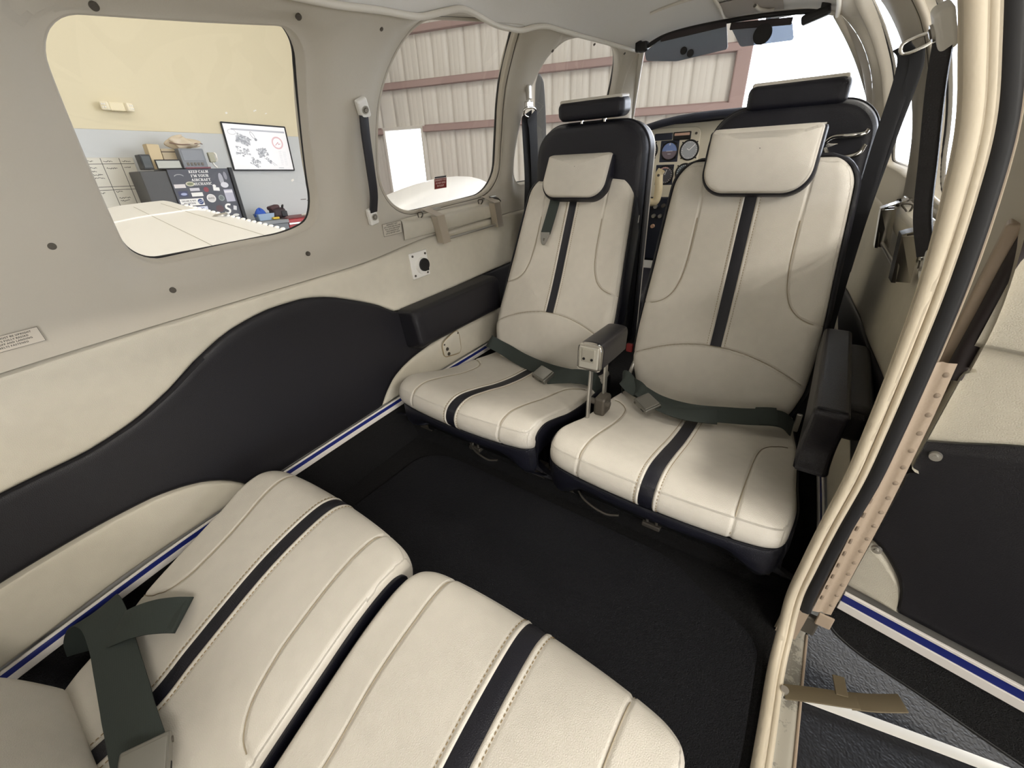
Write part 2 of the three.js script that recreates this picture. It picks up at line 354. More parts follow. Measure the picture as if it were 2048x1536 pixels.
// windshield and its posts
const ws = struct('window_6');
const wsEdge = (u, v) => {                                        // v 0 base .. 1 top
  const t = roofP(u * .96, -1.872, .004), s = Math.abs(u), b = [CX + u * .455, .865 - .02 * s, -2.42 + .2 * s * s];
  const k = v, bulge = .03 * Math.sin(Math.PI * v); return [lerp(b[0], t[0], k), lerp(b[1], t[1], k) + bulge * (1 - .4 * s), lerp(b[2], t[2], k)];
};
mesh('pane', grid(50, 24, (u, v) => wsEdge(u * 2 - 1, v)), M.glass, ws);
for (const s of [-1, 1]) { const P = []; for (let i = 0; i <= 12; i++) P.push(wsEdge(s, i / 12)); mesh('post_trim', tube(P, .011, 60, 10), M.plastic, ws);
  mesh('post_cover', grid(20, 6, (u, v) => { const a = wsEdge(s, u), z = lerp(-2.3, -1.87, u), y = lerp(.6, weltY(-1.87), u), w = wallP(s, lerp(seamY(-2.3), weltY(-1.87), u), z); return [lerp(a[0], w[0], v), lerp(a[1], w[1], v), lerp(a[2], w[2], v)]; }), M.plastic, ws); }

// floor and the spar step under the middle seats
const floor = struct('floor');
mesh('carpet', grid(20, 60, (u, v) => { const z = lerp(1.2, -2.4, v), h = wx(0, z); return [CX + lerp(-h, h, u), 0, z]; }), M.carpet, floor);
mesh('underside', rbox(1.06, .05, 3.6, .01, [CX, -.035, -.6]), M.wing, floor);
{ const h = .555; mesh('carpet_step', grid(30, 40, (u, v) => {
  const P = [[-.7, 0], [-.699, .045], [-.705, .054], [-.72, .056], [-2.3, .056]], i = Math.min(3, Math.floor(v * 4)), t = v * 4 - i; return [CX + lerp(-h, h + .0, u), lerp(P[i][1], P[i + 1][1], t), lerp(P[i][0], P[i + 1][0], t)];
}), M.carpet, floor); }
mesh('wall_aft', grid(20, 20, (u, v) => { const y = lerp(0, 1.05, v), h = wx(y, 1.0); return [CX + lerp(-h, h, u), y, 1.15]; }), M.lining).userData.kind = 'structure';
scene.children[scene.children.length - 1].name = 'wall_rear';
// nose bulkhead under the windshield
const bulk = struct('wall_front');
mesh('firewall', grid(10, 10, (u, v) => { const y = lerp(-.05, .86, v); return [CX + lerp(-.5, .5, u), y, -2.42]; }), M.wing, bulk);
mesh('nose_deck', grid(16, 10, (u, v) => { const x = lerp(-.5, .5, u), z = lerp(-2.4, -3.6, v); return [CX + x * (1 - .45 * v), .86 - .25 * v * v - .25 * x * x, z]; }), M.wing, bulk);
const matG = (() => { const o = roundPoly([[-.86, .35, .02], [.07, .35, .02], [.088, -.4, .02], [.084, -.57, .03], [-.03, -.62, .04], [-.1, -.664, .05], [-.78, -.668, .04], [-.845, -.62, .03]]);
  const s = new THREE.Shape(o.map(p => new THREE.Vector2(p[0], -p[1]))), g = new THREE.ExtrudeGeometry(s, { depth: .003, bevelEnabled: true, bevelSize: .003, bevelThickness: .003, bevelSegments: 2 }); g.rotateX(-Math.PI / 2); return setUV(clean(g)); })();
{ const t = thing('floor_mat', 'dark navy carpet floor mat lying between the facing seats', 'floor mat', [0, .002, 0]); mesh('pile', matG, M.matCarpet, t); }

// ================= seats =================
function segDist(px, py, pts) {
  let b = 1e9; for (let i = 0; i < pts.length - 1; i++) {
    const [ax, ay] = pts[i], [bx, by] = pts[i + 1], dx = bx - ax, dy = by - ay, t = clamp(((px - ax) * dx + (py - ay) * dy) / (dx * dx + dy * dy), 0, 1);
    b = Math.min(b, Math.hypot(px - ax - t * dx, py - ay - t * dy));
  } return b;
}
const groove = (d, w, h) => d < w ? -h * (1 - (d / w) ** 2) : 0;
function seatCushion(parent, o) {              // seat front towards +z
  const pc = new THREE.CatmullRomCurve3(o.prof.map(p => V(0, p[1], p[0])), false, 'centripetal'), L = pc.getLength();
  pc.arcLengthDivisions = 400;
  const zF = o.prof[0][0], hw = (z, x) => (x < 0 ? o.hwL : o.hwR)(z);
  const ellOf = z => { let b = 0, m = 9; for (let i = 0; i <= 200; i++) { const p = pc.getPointAt(i / 200); if (i > 12 || z > .44) { const d = Math.abs(p.z - z); if (d < m) { m = d; b = i / 200 * L; } } } return b; };
  const seams = [o.seamL, o.seamR].map(q => { const c = new THREE.SplineCurve(q.map(p => new THREE.Vector2(...p))).getPoints(40); return [[c[0].x, -.01], ...c.map(p => [p.x, ellOf(p.y)])].filter((p, i, a) => i === 0 || p[1] >= a[0][1]); });
  const pt = (x, ell, extra = 0) => {          // x across, ell metres along the profile from the front lower edge
    const t = clamp(ell / L, 0, 1), p = pc.getPointAt(t), q = pc.getTangentAt(t), nz = q.y, ny = -q.z;   // outward normal of the profile
    const h = hw(p.z, x), ax = Math.abs(x), rr = .013, d = h - ax; let off = extra;
    off += .006 * (1 - (x / h) ** 4);
    if (d < rr) off -= rr - Math.sqrt(Math.max(0, rr * rr - (rr - d) ** 2));
    const front = smooth(.05, .30, p.z - (zF - .30) + .0) , drop = (.006 * (ax / .15) ** 2 + (ax > h - .06 ? .014 * ((ax - h + .05) / .05) ** 3 * (ax > h - .05 ? 1 : 0) : 0)) * smooth(.1, .30, p.z - zF + .30);
    return [x, p.y + ny * off, p.z + nz * off - drop];
  };
  const stitch = .0135;
  const cover = grid(210, 170, (u, v) => {
    const ell = L * v, z = pc.getPointAt(v).z, x = (u * 2 - 1) * hw(z, u - .5), ax = Math.abs(x);
    let e = groove(segDist(ax, ell, seams[x < 0 ? 0 : 1]), .0042, .0022);
    const ds = ax - stitch; e += ds < 0 ? -.0025 : .0012 * Math.exp(-(((ds - .004) / .003) ** 2)) + groove(Math.abs(ds - .0085), .003, .0012);
    return pt(x, ell, e);
  });
  mesh('cover', cover, M.cream, parent);
  mesh('stripe', grid(10, 120, (u, v) => pt((u * 2 - 1) * stitch, L * v, -.0006 + .0012 * (1 - (u * 2 - 1) ** 2))), M.navy, parent);
  // boxing round the sides and front, with a piping line
  const B = []; const nb = 60;
  for (let i = 0; i <= nb; i++) { const v = 1 - i / nb, h = hw(pc.getPointAt(v).z, -1); B.push([pt(-h, L * v), -1, 0]); }
  for (let i = 1; i < 60; i++) { const z = pc.getPointAt(0).z, x = lerp(-hw(z, -1), hw(z, 1), i / 60); B.push([pt(x, 0), 0, 1]); }
  for (let i = 0; i <= nb; i++) { const v = i / nb, h = hw(pc.getPointAt(v).z, 1); B.push([pt(h, L * v), 1, 0]); }
  // outward direction from neighbours, smoothed
  const N = B.map((b, i) => { const a = B[Math.max(0, i - 3)][0], c = B[Math.min(B.length - 1, i + 3)][0], dx = c[0] - a[0], dz = c[2] - a[2], l = Math.hypot(dx, dz) || 1; return [-dz / l, dx / l]; });
  const rowsB = [[0, 0], [.003, -.004], [.005, -.012], [.006, -.03], [.004, -.05], [-.006, -.066], [-.03, -.076], [-.08, -.08]];
  mesh('boxing', rows(rowsB.map(([out, dn]) => B.map((b, i) => [b[0][0] + N[i][0] * out, b[0][1] + dn * (b[2] ? lerp(.5, 1.25, smooth(.62, 1, Math.abs(b[0][0]) / .22)) : 1.25), b[0][2] + N[i][1] * out]))), M.navy, parent);
  const pp = B.filter((b, i) => i % 3 === 0).map((b, i) => { const n = N[i * 3]; return [b[0][0] + n[0] * .002, b[0][1] - .002, b[0][2] + n[1] * .002]; });
  mesh('piping', tube(pp, .0026, 200, 6), M.piping, parent);
  for (const sd of [0, 1]) { const h = q => hw(pc.getPointAt(clamp(q / L, 0, 1)).z, sd - .5), q = seams[sd].filter(p => p[1] >= 0 && p[0] < h(p[1]) - .004); mesh('seam', tube(q.filter((p, i) => i % 2 === 0).map(p => pt((sd ? 1 : -1) * p[0], p[1], -.0007)), .0009, 160, 5), M.seam, parent); }
  // stitches along the stripe
  const st = []; const k = new THREE.BoxGeometry(.0009, .0009, .0036);
  for (const s of [-1, 1]) for (let ell = .006; ell < L - .01; ell += .0062) { const a = pt(s * (stitch + .0085), ell, 0), b = pt(s * (stitch + .0085), ell + .001, 0), g = k.clone(); g.lookAt(V(b[0] - a[0], b[1] - a[1], b[2] - a[2])); g.translate(...a); st.push(g); }
  stuff(mesh('stitching', merge(st), M.threadDark, parent));
  return pt;
}
function seatBack(parent, o) {                 // padded back: base at (0, yb, zb), reclined by rho
  const c = Math.cos(o.rho), s = Math.sin(o.rho), S0 = -.085, S1 = .53;
  const P = (u, q, n) => [u, o.yb + q * c + n * s, (o.zb || 0) - q * s + n * c];
  const wB = curve([[-.085, .178], [-.06, .190], [-.02, .203], [.03, .212], [.1, .213], [.15, .211], [.29, .2], [.45, .188], [.53, .180]]);
  const w = q => { const r = .06, d = q - (S1 - r); return wB(q) - (d > 0 ? (r - Math.sqrt(Math.max(0, r * r - d * d))) * .85 : 0); };
  const face = (u, q, e = 0) => {
    const h = w(q), d = Math.min(h - Math.abs(u), (S1 - q) * 1.0, q - S0 + .02), r = .03;
    let n = .012 + .008 * (1 - (u / h) ** 2) + .012 * Math.exp(-(((q - .03) / .1) ** 2)) + e; if (d < r) n -= (r - Math.sqrt(Math.max(0, r * r - (r - d) ** 2))) * .75; return P(u, q, n);
  };
  const side = [[.108, .56], [.108, .40], [.112, .30], [.121, .245], [.135, .213], [.155, .193], [.18, .182], [.225, .176]];
  const arc = []; for (let i = -10; i <= 10; i++) { const u = i / 10 * .222; arc.push([u, .094 - 1.42 * u * u]); }
  const sw = .0128;
  mesh('cover', grid(200, 250, (u, v) => {
    const q = lerp(S0, S1, v), x = (u * 2 - 1) * w(q), ax = Math.abs(x);
    let e = groove(segDist(ax, q, side), .004, .0022) + groove(segDist(x, q, arc), .0045, .0028); const below = q < .094 - 1.42 * x * x;
    if (below) e += .003; else { const ds = ax - sw; e += ds < 0 ? -.0025 : .0011 * Math.exp(-(((ds - .004) / .003) ** 2)) + groove(Math.abs(ds - .008), .003, .001); }
    return face(x, q, e);
  }), M.cream, parent);
  mesh('stripe', grid(10, 100, (u, v) => face((u * 2 - 1) * sw, lerp(.093, .5, v), -.0008 + .001 * (1 - (u * 2 - 1) ** 2))), M.navy, parent);
  const st = []; const k = new THREE.BoxGeometry(.0009, .0036, .0009);
  for (const g0 of [-1, 1]) for (let q = .1; q < .46; q += .0062) { const g = k.clone(); g.rotateX(-o.rho); g.translate(...face(g0 * (sw + .008), q, .0002)); st.push(g); }
  stuff(mesh('stitching', merge(st), M.threadDark, parent));
  mesh('seam', tube(arc.filter(p => Math.abs(p[0]) < .208).map(p => face(p[0], p[1], -.0003)), .0009, 120, 5), M.seam, parent);
  for (const g0 of [-1, 1]) mesh('seam', tube(side.filter(p => p[0] < .2 && p[1] < .5).concat([[.207, .178]]).map(p => face(g0 * p[0], p[1], -.0004)), .0009, 120, 5), M.seam, parent);
  // navy shell behind the cover
  const out = []; const m = 70;
  for (let i = 0; i <= m; i++) { const q = lerp(S0, S1, i / m); out.push([-w(q), q, -1, i < m - 8 ? 0 : (i - m + 8) / 8]); }
  const h1 = w(S1); for (let i = 1; i < 30; i++) out.push([lerp(-h1, h1, i / 30), S1, 0, 1]);
  for (let i = m; i >= 0; i--) { const q = lerp(S0, S1, i / m); out.push([w(q), q, 1, i < m - 8 ? 0 : (i - m + 8) / 8]); }
  const nn = out.map((b, i) => { const a = out[Math.max(0, i - 3)], d = out[Math.min(out.length - 1, i + 3)], dx = d[0] - a[0], dy = d[1] - a[1], l = Math.hypot(dx, dy) || 1; return [-dy / l, dx / l]; });
  const shell = [[0, -.006], [.004, -.004], [.008, -.010], [.012, -.03], [.013, -.055], [.006, -.075], [-.03, -.088], [-.12, -.094]];
  const rr = shell.map(([o2, n]) => out.map((b, i) => { const f = o2 < -.02 ? 1 + o2 / .25 : 1, x = b[0] * f + (f === 1 ? nn[i][0] * o2 : 0), q = f === 1 ? b[1] + nn[i][1] * o2 : .22 + (b[1] - .22) * f; return P(x, q, n); }));
  rr.push(out.map(b => P(b[0] * .02, .22 + (b[1] - .22) * .02, -.094)));
  mesh('back_shell', rows(rr), M.navy, parent);
  mesh('piping', tube(out.filter((b, i) => i % 2 === 0).map((b, i) => { const n = nn[i * 2]; return P(b[0] + n[0] * .003, b[1] + n[1] * .003, -.003); }), .003, 240, 6), M.piping, parent);
  return { P, face };
}
function headFlap(parent, P) {                 // padded cream flap over the top of the back
  const w = .107, s0 = .452, s1 = .588, o = roundPoly([[-w, s0, .05], [w, s0, .05], [w, s1, .012], [-w, s1, .012]], 12), c = [0, (s0 + s1) / 2 + .02];
  const shape = (k, n) => [...o, o[0]].map(p => { const x = c[0] + (p[0] - c[0]) * k, q = c[1] + (p[1] - c[1]) * k, top = Math.max(0, q - (s1 - .03)) / .03; return P(x, q, n - .022 * top * top - .0 * x); });
  mesh('headrest_flap', rows([[1.0, .046], [.985, .0515], [.96, .054], [.9, .0555], [.7, .057], [.4, .058], [.01, .058]].map(([k, n]) => shape(k, n))), M.cream, parent);
  mesh('flap_boxing', rows([[1.0, .046], [1.035, .044], [1.055, .036], [1.055, .020], [1.03, .006], [.9, -.004]].map(([k, n]) => [...o, o[0]].map(p => {
    const x = c[0] + (p[0] - c[0]) * k, q = c[1] + (Math.min(p[1], s1 - .006) - c[1]) * k, top = Math.max(0, q - (s1 - .03)) / .03; return P(x, q, n - .022 * Math.min(1.3, top * top));
  }))), M.navy, parent);
  // the cream top rolls back over the seat
  mesh('flap_top', grid(24, 14, (u, v) => { const x = lerp(-w, w, u), a = v * 1.9; return P(x, s1 - .006 + .012 * Math.sin(a), .024 - .035 * v + .004 * Math.cos(a)); }), M.cream, parent);
}
const midProf = [[.470, .188], [.482, .203], [.484, .222], [.474, .240], [.452, .2495], [.425, .250], [.355, .232], [.276, .207], [.194, .188], [.128, .178], [.066, .169], [0, .163], [-.04, .162]];
const rearProf = [[.452, .172], [.464, .19], [.468, .212], [.461, .238], [.443, .250], [.417, .252], [.321, .232], [.176, .174], [.119, .148], [.035, .134], [-.02, .13]];
const midHW = curve([[-.06, .208], [.03, .217], [.13, .229], [.25, .233], [.42, .234], [.5, .231]]);
const midSeam = [[.149, .484], [.149, .43], [.150, .33], [.152, .25], [.158, .19], [.172, .158], [.195, .138], [.240, .115]];
const flat = h => () => h;
const rearL = curve([[-.03, .125], [.02, .152], [.06, .178], [.12, .198], [.2, .207], [.32, .207], [.40, .222], [.47, .226]]);
const rearSeamWall = [[.153, .466], [.146, .407], [.126, .32], [.128, .25], [.140, .212], [.158, .19], [.185, .172], [.225, .162]];
const rearSeamGap = [[.138, .466], [.136, .384], [.139, .30], [.141, .248], [.152, .198], [.173, .171], [.195, .162], [.24, .158]];
const rearSeamMid = [[.150, .466], [.148, .39], [.148, .30], [.144, .22], [.150, .17], [.168, .14], [.195, .128], [.24, .124]];
function fitting(parent, x, y, z, w = .05) {   // seat rail end fitting
  mesh('rail_fitting', merge([rbox(w, .012, .04, .003, [x, y, z]), rbox(w * .7, .016, .018, .003, [x, y + .012, z - .008]), cyl(.004, .004, .01, [x - w * .25, y + .012, z + .012]), cyl(.004, .004, .01, [x + w * .25, y + .012, z + .012])]), M.dull, parent);
}
function clubSeat(label, x, z, rho) {
  const t = thing('club_seat', label, 'seat', [x, 0, z], 'seats facing aft in the middle row');
  seatCushion(t, { prof: midProf, hwL: midHW, hwR: midHW, seamL: midSeam, seamR: midSeam });
  const b = seatBack(t, { yb: .24, zb: 0, rho }); headFlap(t, b.P);
  // frame under the cushion
  mesh('seat_frame', merge([rbox(.36, .02, .40, .006, [0, .125, .22]), rbox(.03, .07, .42, .006, [-.18, .1, .2]), rbox(.03, .07, .42, .006, [.18, .1, .2]), rbox(.36, .05, .02, .005, [0, .10, .40])]), M.black, t);
  for (const xx of [-.206, .206]) fitting(t, xx, .066, z < -1.09 ? .389 : .384);
  fitting(t, 0, .07, z < -1.09 ? .397 : .396, .04);
  for (const xx of [-.206, .206]) mesh('leg', rbox(.026, .06, .36, .006, [xx * .93, .085, .18]), M.black, t);
  return { t, b };
}
const seatL = clubSeat('white leather aft-facing seat next to the left cabin wall, back reclined further', -.667, -1.0935, 26.02 * D);
const seatR = clubSeat('white leather aft-facing seat nearest the open door, more upright back with a chrome hook above', -.153, -1.082, 13.21 * D);
// short pull levers under the cushions
for (const [s, x] of [[seatL, .06], [seatR, -.1]]) mesh('release_lever', tube([[x - .10, .088, .392], [x - .06, .075, .42], [x, .068, .43], [x + .03, .075, .425]], .003, 24, 6), M.dull, s.t);

function rearSeat(label, x, o) {
  const t = thing('rear_seat', label, 'seat', [x, 0, .2], 'seats facing forward in the rear row'); t.rotation.y = Math.PI;
  seatCushion(t, { prof: rearProf, ...o });
  const g = new THREE.Group(); g.name = 'backrest'; t.add(g);
  const c = Math.cos(26 * D), s = Math.sin(26 * D), P = (u, q, n) => [u, .13 + q * c + n * s, .045 - q * s + n * c];
  const wB = curve([[-.01, .13], [.03, .165], [.1, .185], [.3, .19], [.5, .17]]);
  mesh('cover', grid(60, 60, (u, v) => { const q = lerp(0, .5, v), h = wB(q), x2 = (u * 2 - 1) * h, d = Math.min(h - Math.abs(x2), .5 - q, q + .004), r = .045; return P(x2, q, .01 - (d < r ? (r - Math.sqrt(Math.max(0, r * r - (r - d) ** 2))) : 0)); }), M.cream, g);
  mesh('back_shell', rbox(.34, .46, .05, .02, P(0, .25, -.06), [-26 * D, 0, 0]), M.navy, g);
  mesh('seat_base', rbox(.36, .12, .40, .02, [0, .062, .20]), M.carpet, t);
  return t;
}
rearSeat('white leather forward-facing cushion beside the left wall, grey lap belt lying on it', -.634, { hwL: flat(.212), hwR: rearL, seamL: rearSeamGap, seamR: rearSeamWall });
rearSeat('white leather forward-facing cushion in the near foreground beside the door sill, no belt on it', -.188, { hwL: flat(.207), hwR: flat(.212), seamL: rearSeamGap, seamR: rearSeamMid });

function frontSeat(label, x, z, hh) {       // seen from behind
  const t = thing('front_seat', label, 'seat', [x, 0, z], 'front seats seen from behind');
  const W = .182, o = roundPoly([[-W - .02, .2, .03], [W + .02, .2, .03], [W, .862, .085], [-W, .862, .085]], 16), ctr = [0, .55];
  const sh = (k, n) => [...o, o[0]].map(p => [ctr[0] + (p[0] - ctr[0]) * k, ctr[1] + (p[1] - ctr[1]) * (1 - (1 - k) * .55), n + (p[1] - .862) * -.12]);
  mesh('back_shell', rows([[.02, .012], [.5, .012], [.86, .008], [.95, .002], [.985, -.008], [1, -.022], [1.0, -.05], [1, -.075]].map(([k, n]) => sh(k, n))), M.navy, t);
  mesh('back_cushion', rows([[1, -.075], [.99, -.09], [.95, -.10], [.6, -.11], [.02, -.112]].map(([k, n]) => sh(k, n))), M.cream, t);
  mesh('piping', tube(sh(1.004, -.03).filter((p, i) => i % 2 === 0).slice(0, -1), .0035, 200, 6, true), M.piping, t);
  mesh('seat_base', rbox(.38, .12, .42, .05, [0, .26, -.30]), M.navy, t);
  const h = new THREE.Group(); h.name = 'headrest'; t.add(h);
  mesh('cushion', rbox(.214, hh, .075, .02, [0, .871 + hh / 2, -.03], [.06, 0, 0], 5), M.navy, h);
  mesh('top_cover', rbox(.2, .012, .06, .006, [0, .8685 + hh, -.03], [.06, 0, 0], 4), M.cream, h);
  for (const s of [-1, 1]) mesh('post', between([s * .038, .84, -.03], [s * .038, .9, -.03], .005), M.chrome, h);
  return t;
}
const fsL = frontSeat('dark navy front seat back with small cushioned headrest, nearest the left wall', -.650, -1.335, .052);
const fsR = frontSeat('dark navy front seat back behind the right seat, big headrest against bright windshield', -.132, -1.40, .062);
fsR.children.find(c => c.name === 'headrest').position.y = -.022;
fsR.rotation.y = 0;
mesh('coat_hook', merge([clean(tube([[.085, .775, .012], [.1, .786, .022], [.13, .787, .026], [.158, .79, .02], [.162, .796, .014]], .005, 30, 8)), clean(tube([[.09, .762, .01], [.1, .748, .022], [.13, .742, .026], [.158, .75, .022], [.165, .765, .012]], .006, 30, 8)), rbox(.075, .012, .006, .003, [.127, .768, .012])]), M.chrome, fsR);

// ================= fittings of the cabin =================
// armrests
{ // on the left wall
  const t = thing('armrest', 'dark padded armrest on the left wall below the round socket plate', 'armrest', [0, 0, 0]);
  const sec = [[0, .285], [.052, .287], [.064, .296], [.068, .31], [.070, .385], [.066, .402], [.052, .411], [0, .412]];
  const end = (z, k) => sec.map(([o, y]) => wallP(-1, lerp(.35, y, k), z, .005 + o * k));
  const R = []; R.push(end(-.762, .02), end(-.762, .8), end(-.766, .93), end(-.775, 1)); for (let i = 1; i < 16; i++) R.push(end(lerp(-.775, -1.17, i / 16), 1)); R.push(end(-1.17, 1), end(-1.179, .93), end(-1.183, .8), end(-1.183, .02));
  mesh('pad', rows(R), M.inlay, t);
  const q = (z, y, o) => wallP(-1, y, z, .005 + o);
  mesh('front_panel', rows([.31, .325, .36, .375, .39].map((y, i) => { const a = []; for (let j = 0; j <= 12; j++) { const z = lerp(-.80, -1.15, j / 12), e = (i === 0 || i === 4 || j === 0 || j === 12) ? -.001 : .0025; a.push(q(z, y, .0705 + e)); } return a; })), M.inlay, t);
}
{ // between the seats: chrome end plate faces aft
  const t = thing('armrest', 'navy centre armrest with chrome end plate between the two aft-facing seats', 'armrest', [-.366, .388, -.782]); t.rotation.set(-.10, .04, 0);
  const o = roundPoly([[-.029, -.033, .008], [.029, -.033, .008], [.030, .026, .014], [.018, .034, .02], [-.018, .034, .02], [-.030, .026, .014]], 6);
  const g = extrude(o, .17, .006); g.translate(0, 0, -.178); mesh('pad', g, M.arm, t);
  const rim = extrude(o, .012, .003, []); rim.translate(0, 0, -.010); mesh('end_cap', rim, M.chrome, t);
  mesh('end_plate', rbox(.046, .052, .004, .007, [0, 0, .003]), mat('#cbc8be', .35, { metalness: .35 }), t);
  mesh('inset', rbox(.032, .032, .004, .004, [0, .006, .006]), mat('#b8b4a8', .4, { metalness: .3 }), t);
  for (const s of [-1, 1]) mesh('hole', cyl(.0032, .0032, .002, [s * .0095, -.002, .0085], [Math.PI / 2, 0, 0], 12), M.black, t);
  mesh('support', merge([rbox(.006, .17, .018, .003, [-.004, -.115, -.03]), rbox(.006, .16, .02, .003, [.008, -.11, -.10], [.08, 0, 0])]), M.steel, t);
  mesh('pivot_bracket', merge([rbox(.03, .05, .05, .008, [.012, -.155, -.085]), cyl(.008, .008, .05, [.012, -.145, -.07], [0, 0, Math.PI / 2])]), M.dull, t);
}
{ // on the right wall, seen from above
  const t = thing('armrest', 'dark leather armrest on the right wall just forward of the door post', 'armrest', [.082, 0, 0]);
  const prof = roundPoly([[.70, .292, .03], [.735, .33, .03], [.712, .425, .014], [1.10, .425, .02], [1.10, .36, .02], [.86, .35, .05]], 8);   // (-z, y)
  const g = extrude(prof, .050, .008); g.translate(0, 0, -.025); g.rotateY(Math.PI / 2); mesh('pad', g, M.arm, t);
  mesh('top_seam', tube([[-.019, .4255, -.722], [-.012, .4275, -.719], [.012, .4275, -.719], [.019, .4255, -.722]], .0018, 16, 6), M.piping, t);
  mesh('mount', rbox(.05, .07, .30, .02, [.04, .37, -.93]), M.inlay, t);
}
// assist straps
function assistStrap(sx, label, pts) {
  const t = thing('assist_strap', label, 'strap', [0, 0, 0]);
  const at = (y, z, o) => wallP(sx, y, z, o), nrm = (y, z) => { const a = at(y, z, 0), b = at(y, z, .1); return V(b[0] - a[0], b[1] - a[1], b[2] - a[2]).normalize(); };
  const n1 = nrm(.79, -.73), C = pts.map(([y, z, o]) => at(y, z, o));
  mesh('webbing', ribbon(C, C.map(() => sx < 0 ? [0, -.02, 1] : [1, .1, .3]), sx < 0 ? .021 : .0165, .006, 60), M.inlay.clone(), t).material.color.set('#26262c');
  for (const [y, z] of [[pts[0][0] + .012, pts[0][1]], [pts[pts.length - 1][0] - .012, pts[pts.length - 1][1]]]) {
    const h = rbox(.027, .042, .016, .005), m = new THREE.Group(); m.name = 'end_block'; t.add(m); m.position.set(...at(y, z, sx < 0 ? .010 : .044)); const n = nrm(y, z);
    m.quaternion.setFromUnitVectors(V(0, 0, 1), n); mesh('block', h, M.white, m);
    mesh('screw', merge([cyl(.0085, .0085, .003, [0, 0, .009], [Math.PI / 2, 0, 0]), cyl(.004, .004, .002, [0, 0, .011], [Math.PI / 2, 0, 0])]), M.steel, m);
    mesh('screw_slot', cyl(.0052, .0052, .0012, [0, 0, .0110], [Math.PI / 2, 0, 0]), M.dull, m);
  }
}
assistStrap(-1, 'dark curved assist strap with white end blocks on the pillar between the left windows', [[.905, -.722, .014], [.87, -.722, .022], [.80, -.727, .032], [.74, -.733, .030], [.695, -.737, .016]]);
assistStrap(1, 'dark assist strap hanging on the right wall against the bright door post', [[.905, -.728, .046], [.87, -.728, .054], [.79, -.73, .062], [.72, -.732, .060], [.672, -.735, .050]]);
// emergency exit window latches: two channel arms, a rod and a padded cover
function exitLatch(sx, label) {
  const t = thing('window_latch', label, 'window latch');
  const zA = [-.935, -1.215];
  const q = (y, z, o) => wallP(sx, y, z, o);
  mesh('latch_cover', (() => { const R = []; for (let i = 0; i <= 10; i++) { const z = lerp(-.84, -1.31, i / 10), e = i === 0 || i === 10 ? .35 : 1; R.push([[.598, 0], [.602, .012], [.625, .019], [.642, .018], [.652, .010], [.655, -.012]].map(([y, o]) => q(y, z, o * e + .002))); } if (sx > 0) R.reverse(); return rows(R); })(), M.lining, t);
  zA.forEach((z0, i) => {
    const bar = (a, b, w, th, zs) => { const mk = (y, o, z) => [[-w, -th], [w, -th], [w, th], [-w, th]].map(([d, e]) => q(y, z - d, o + e)); const A = mk(...a), B = mk(...b), f = []; const quad = (p, q2, r, t2) => f.push(...p, ...q2, ...r, ...p, ...r, ...t2);
      for (let k = 0; k < 4; k++) quad(A[k], A[(k + 1) % 4], B[(k + 1) % 4], B[k]); quad(A[0], A[1], A[2], A[3]); quad(B[3], B[2], B[1], B[0]);
      const g = new THREE.BufferGeometry(); g.setAttribute('position', new THREE.Float32BufferAttribute(f, 3)); g.computeVertexNormals(); return setUV(g); };
    const zz = z0 - .012, m2 = (sx < 0 ? M.satin : M.chrome).clone(); m2.side = THREE.DoubleSide;
    mesh('arm', merge([bar([.674, .006, zz + .012], [.658, .046, zz - .006], .016, .003), bar([.658, .046, zz - .006], [.566, .034, zz - .036], .016, .003), bar([.655, .036, zz - .006 + .015], [.568, .024, zz - .036 + .015], .001, .012), bar([.655, .036, zz - .006 - .015], [.568, .024, zz - .036 - .015], .001, .012)]), m2, t);
    mesh('pin', between(q(.668, z0 + .02, .008), q(.668, z0 - .06, .008), .0035), M.steel, t);
    mesh('hinge_eye', tube([q(.655, z0 + .022, .012), q(.668, z0 + .028, .020), q(.665, z0 + .03, .004), q(.65, z0 + .028, .008)], .002, 24, 6, true), M.dull, t);
  });
  mesh('rod', between(q(.576, zA[0] - .04, .026), q(.576, zA[1] - .04, .026), .0042), M.steel, t);
  mesh('spring_clip', tube([q(.672, -1.225, .02), q(.664, -1.27, .02), q(.650, -1.295, .016), q(.648, -1.30, .012), q(.654, -1.29, .016), q(.668, -1.24, .022)], .002, 40, 6), M.dull, t);
  return t;
}
exitLatch(-1, 'satin metal exit latch arms and rod under the left window');
exitLatch(1, 'bright metal exit latch arms under the right window by the assist strap');
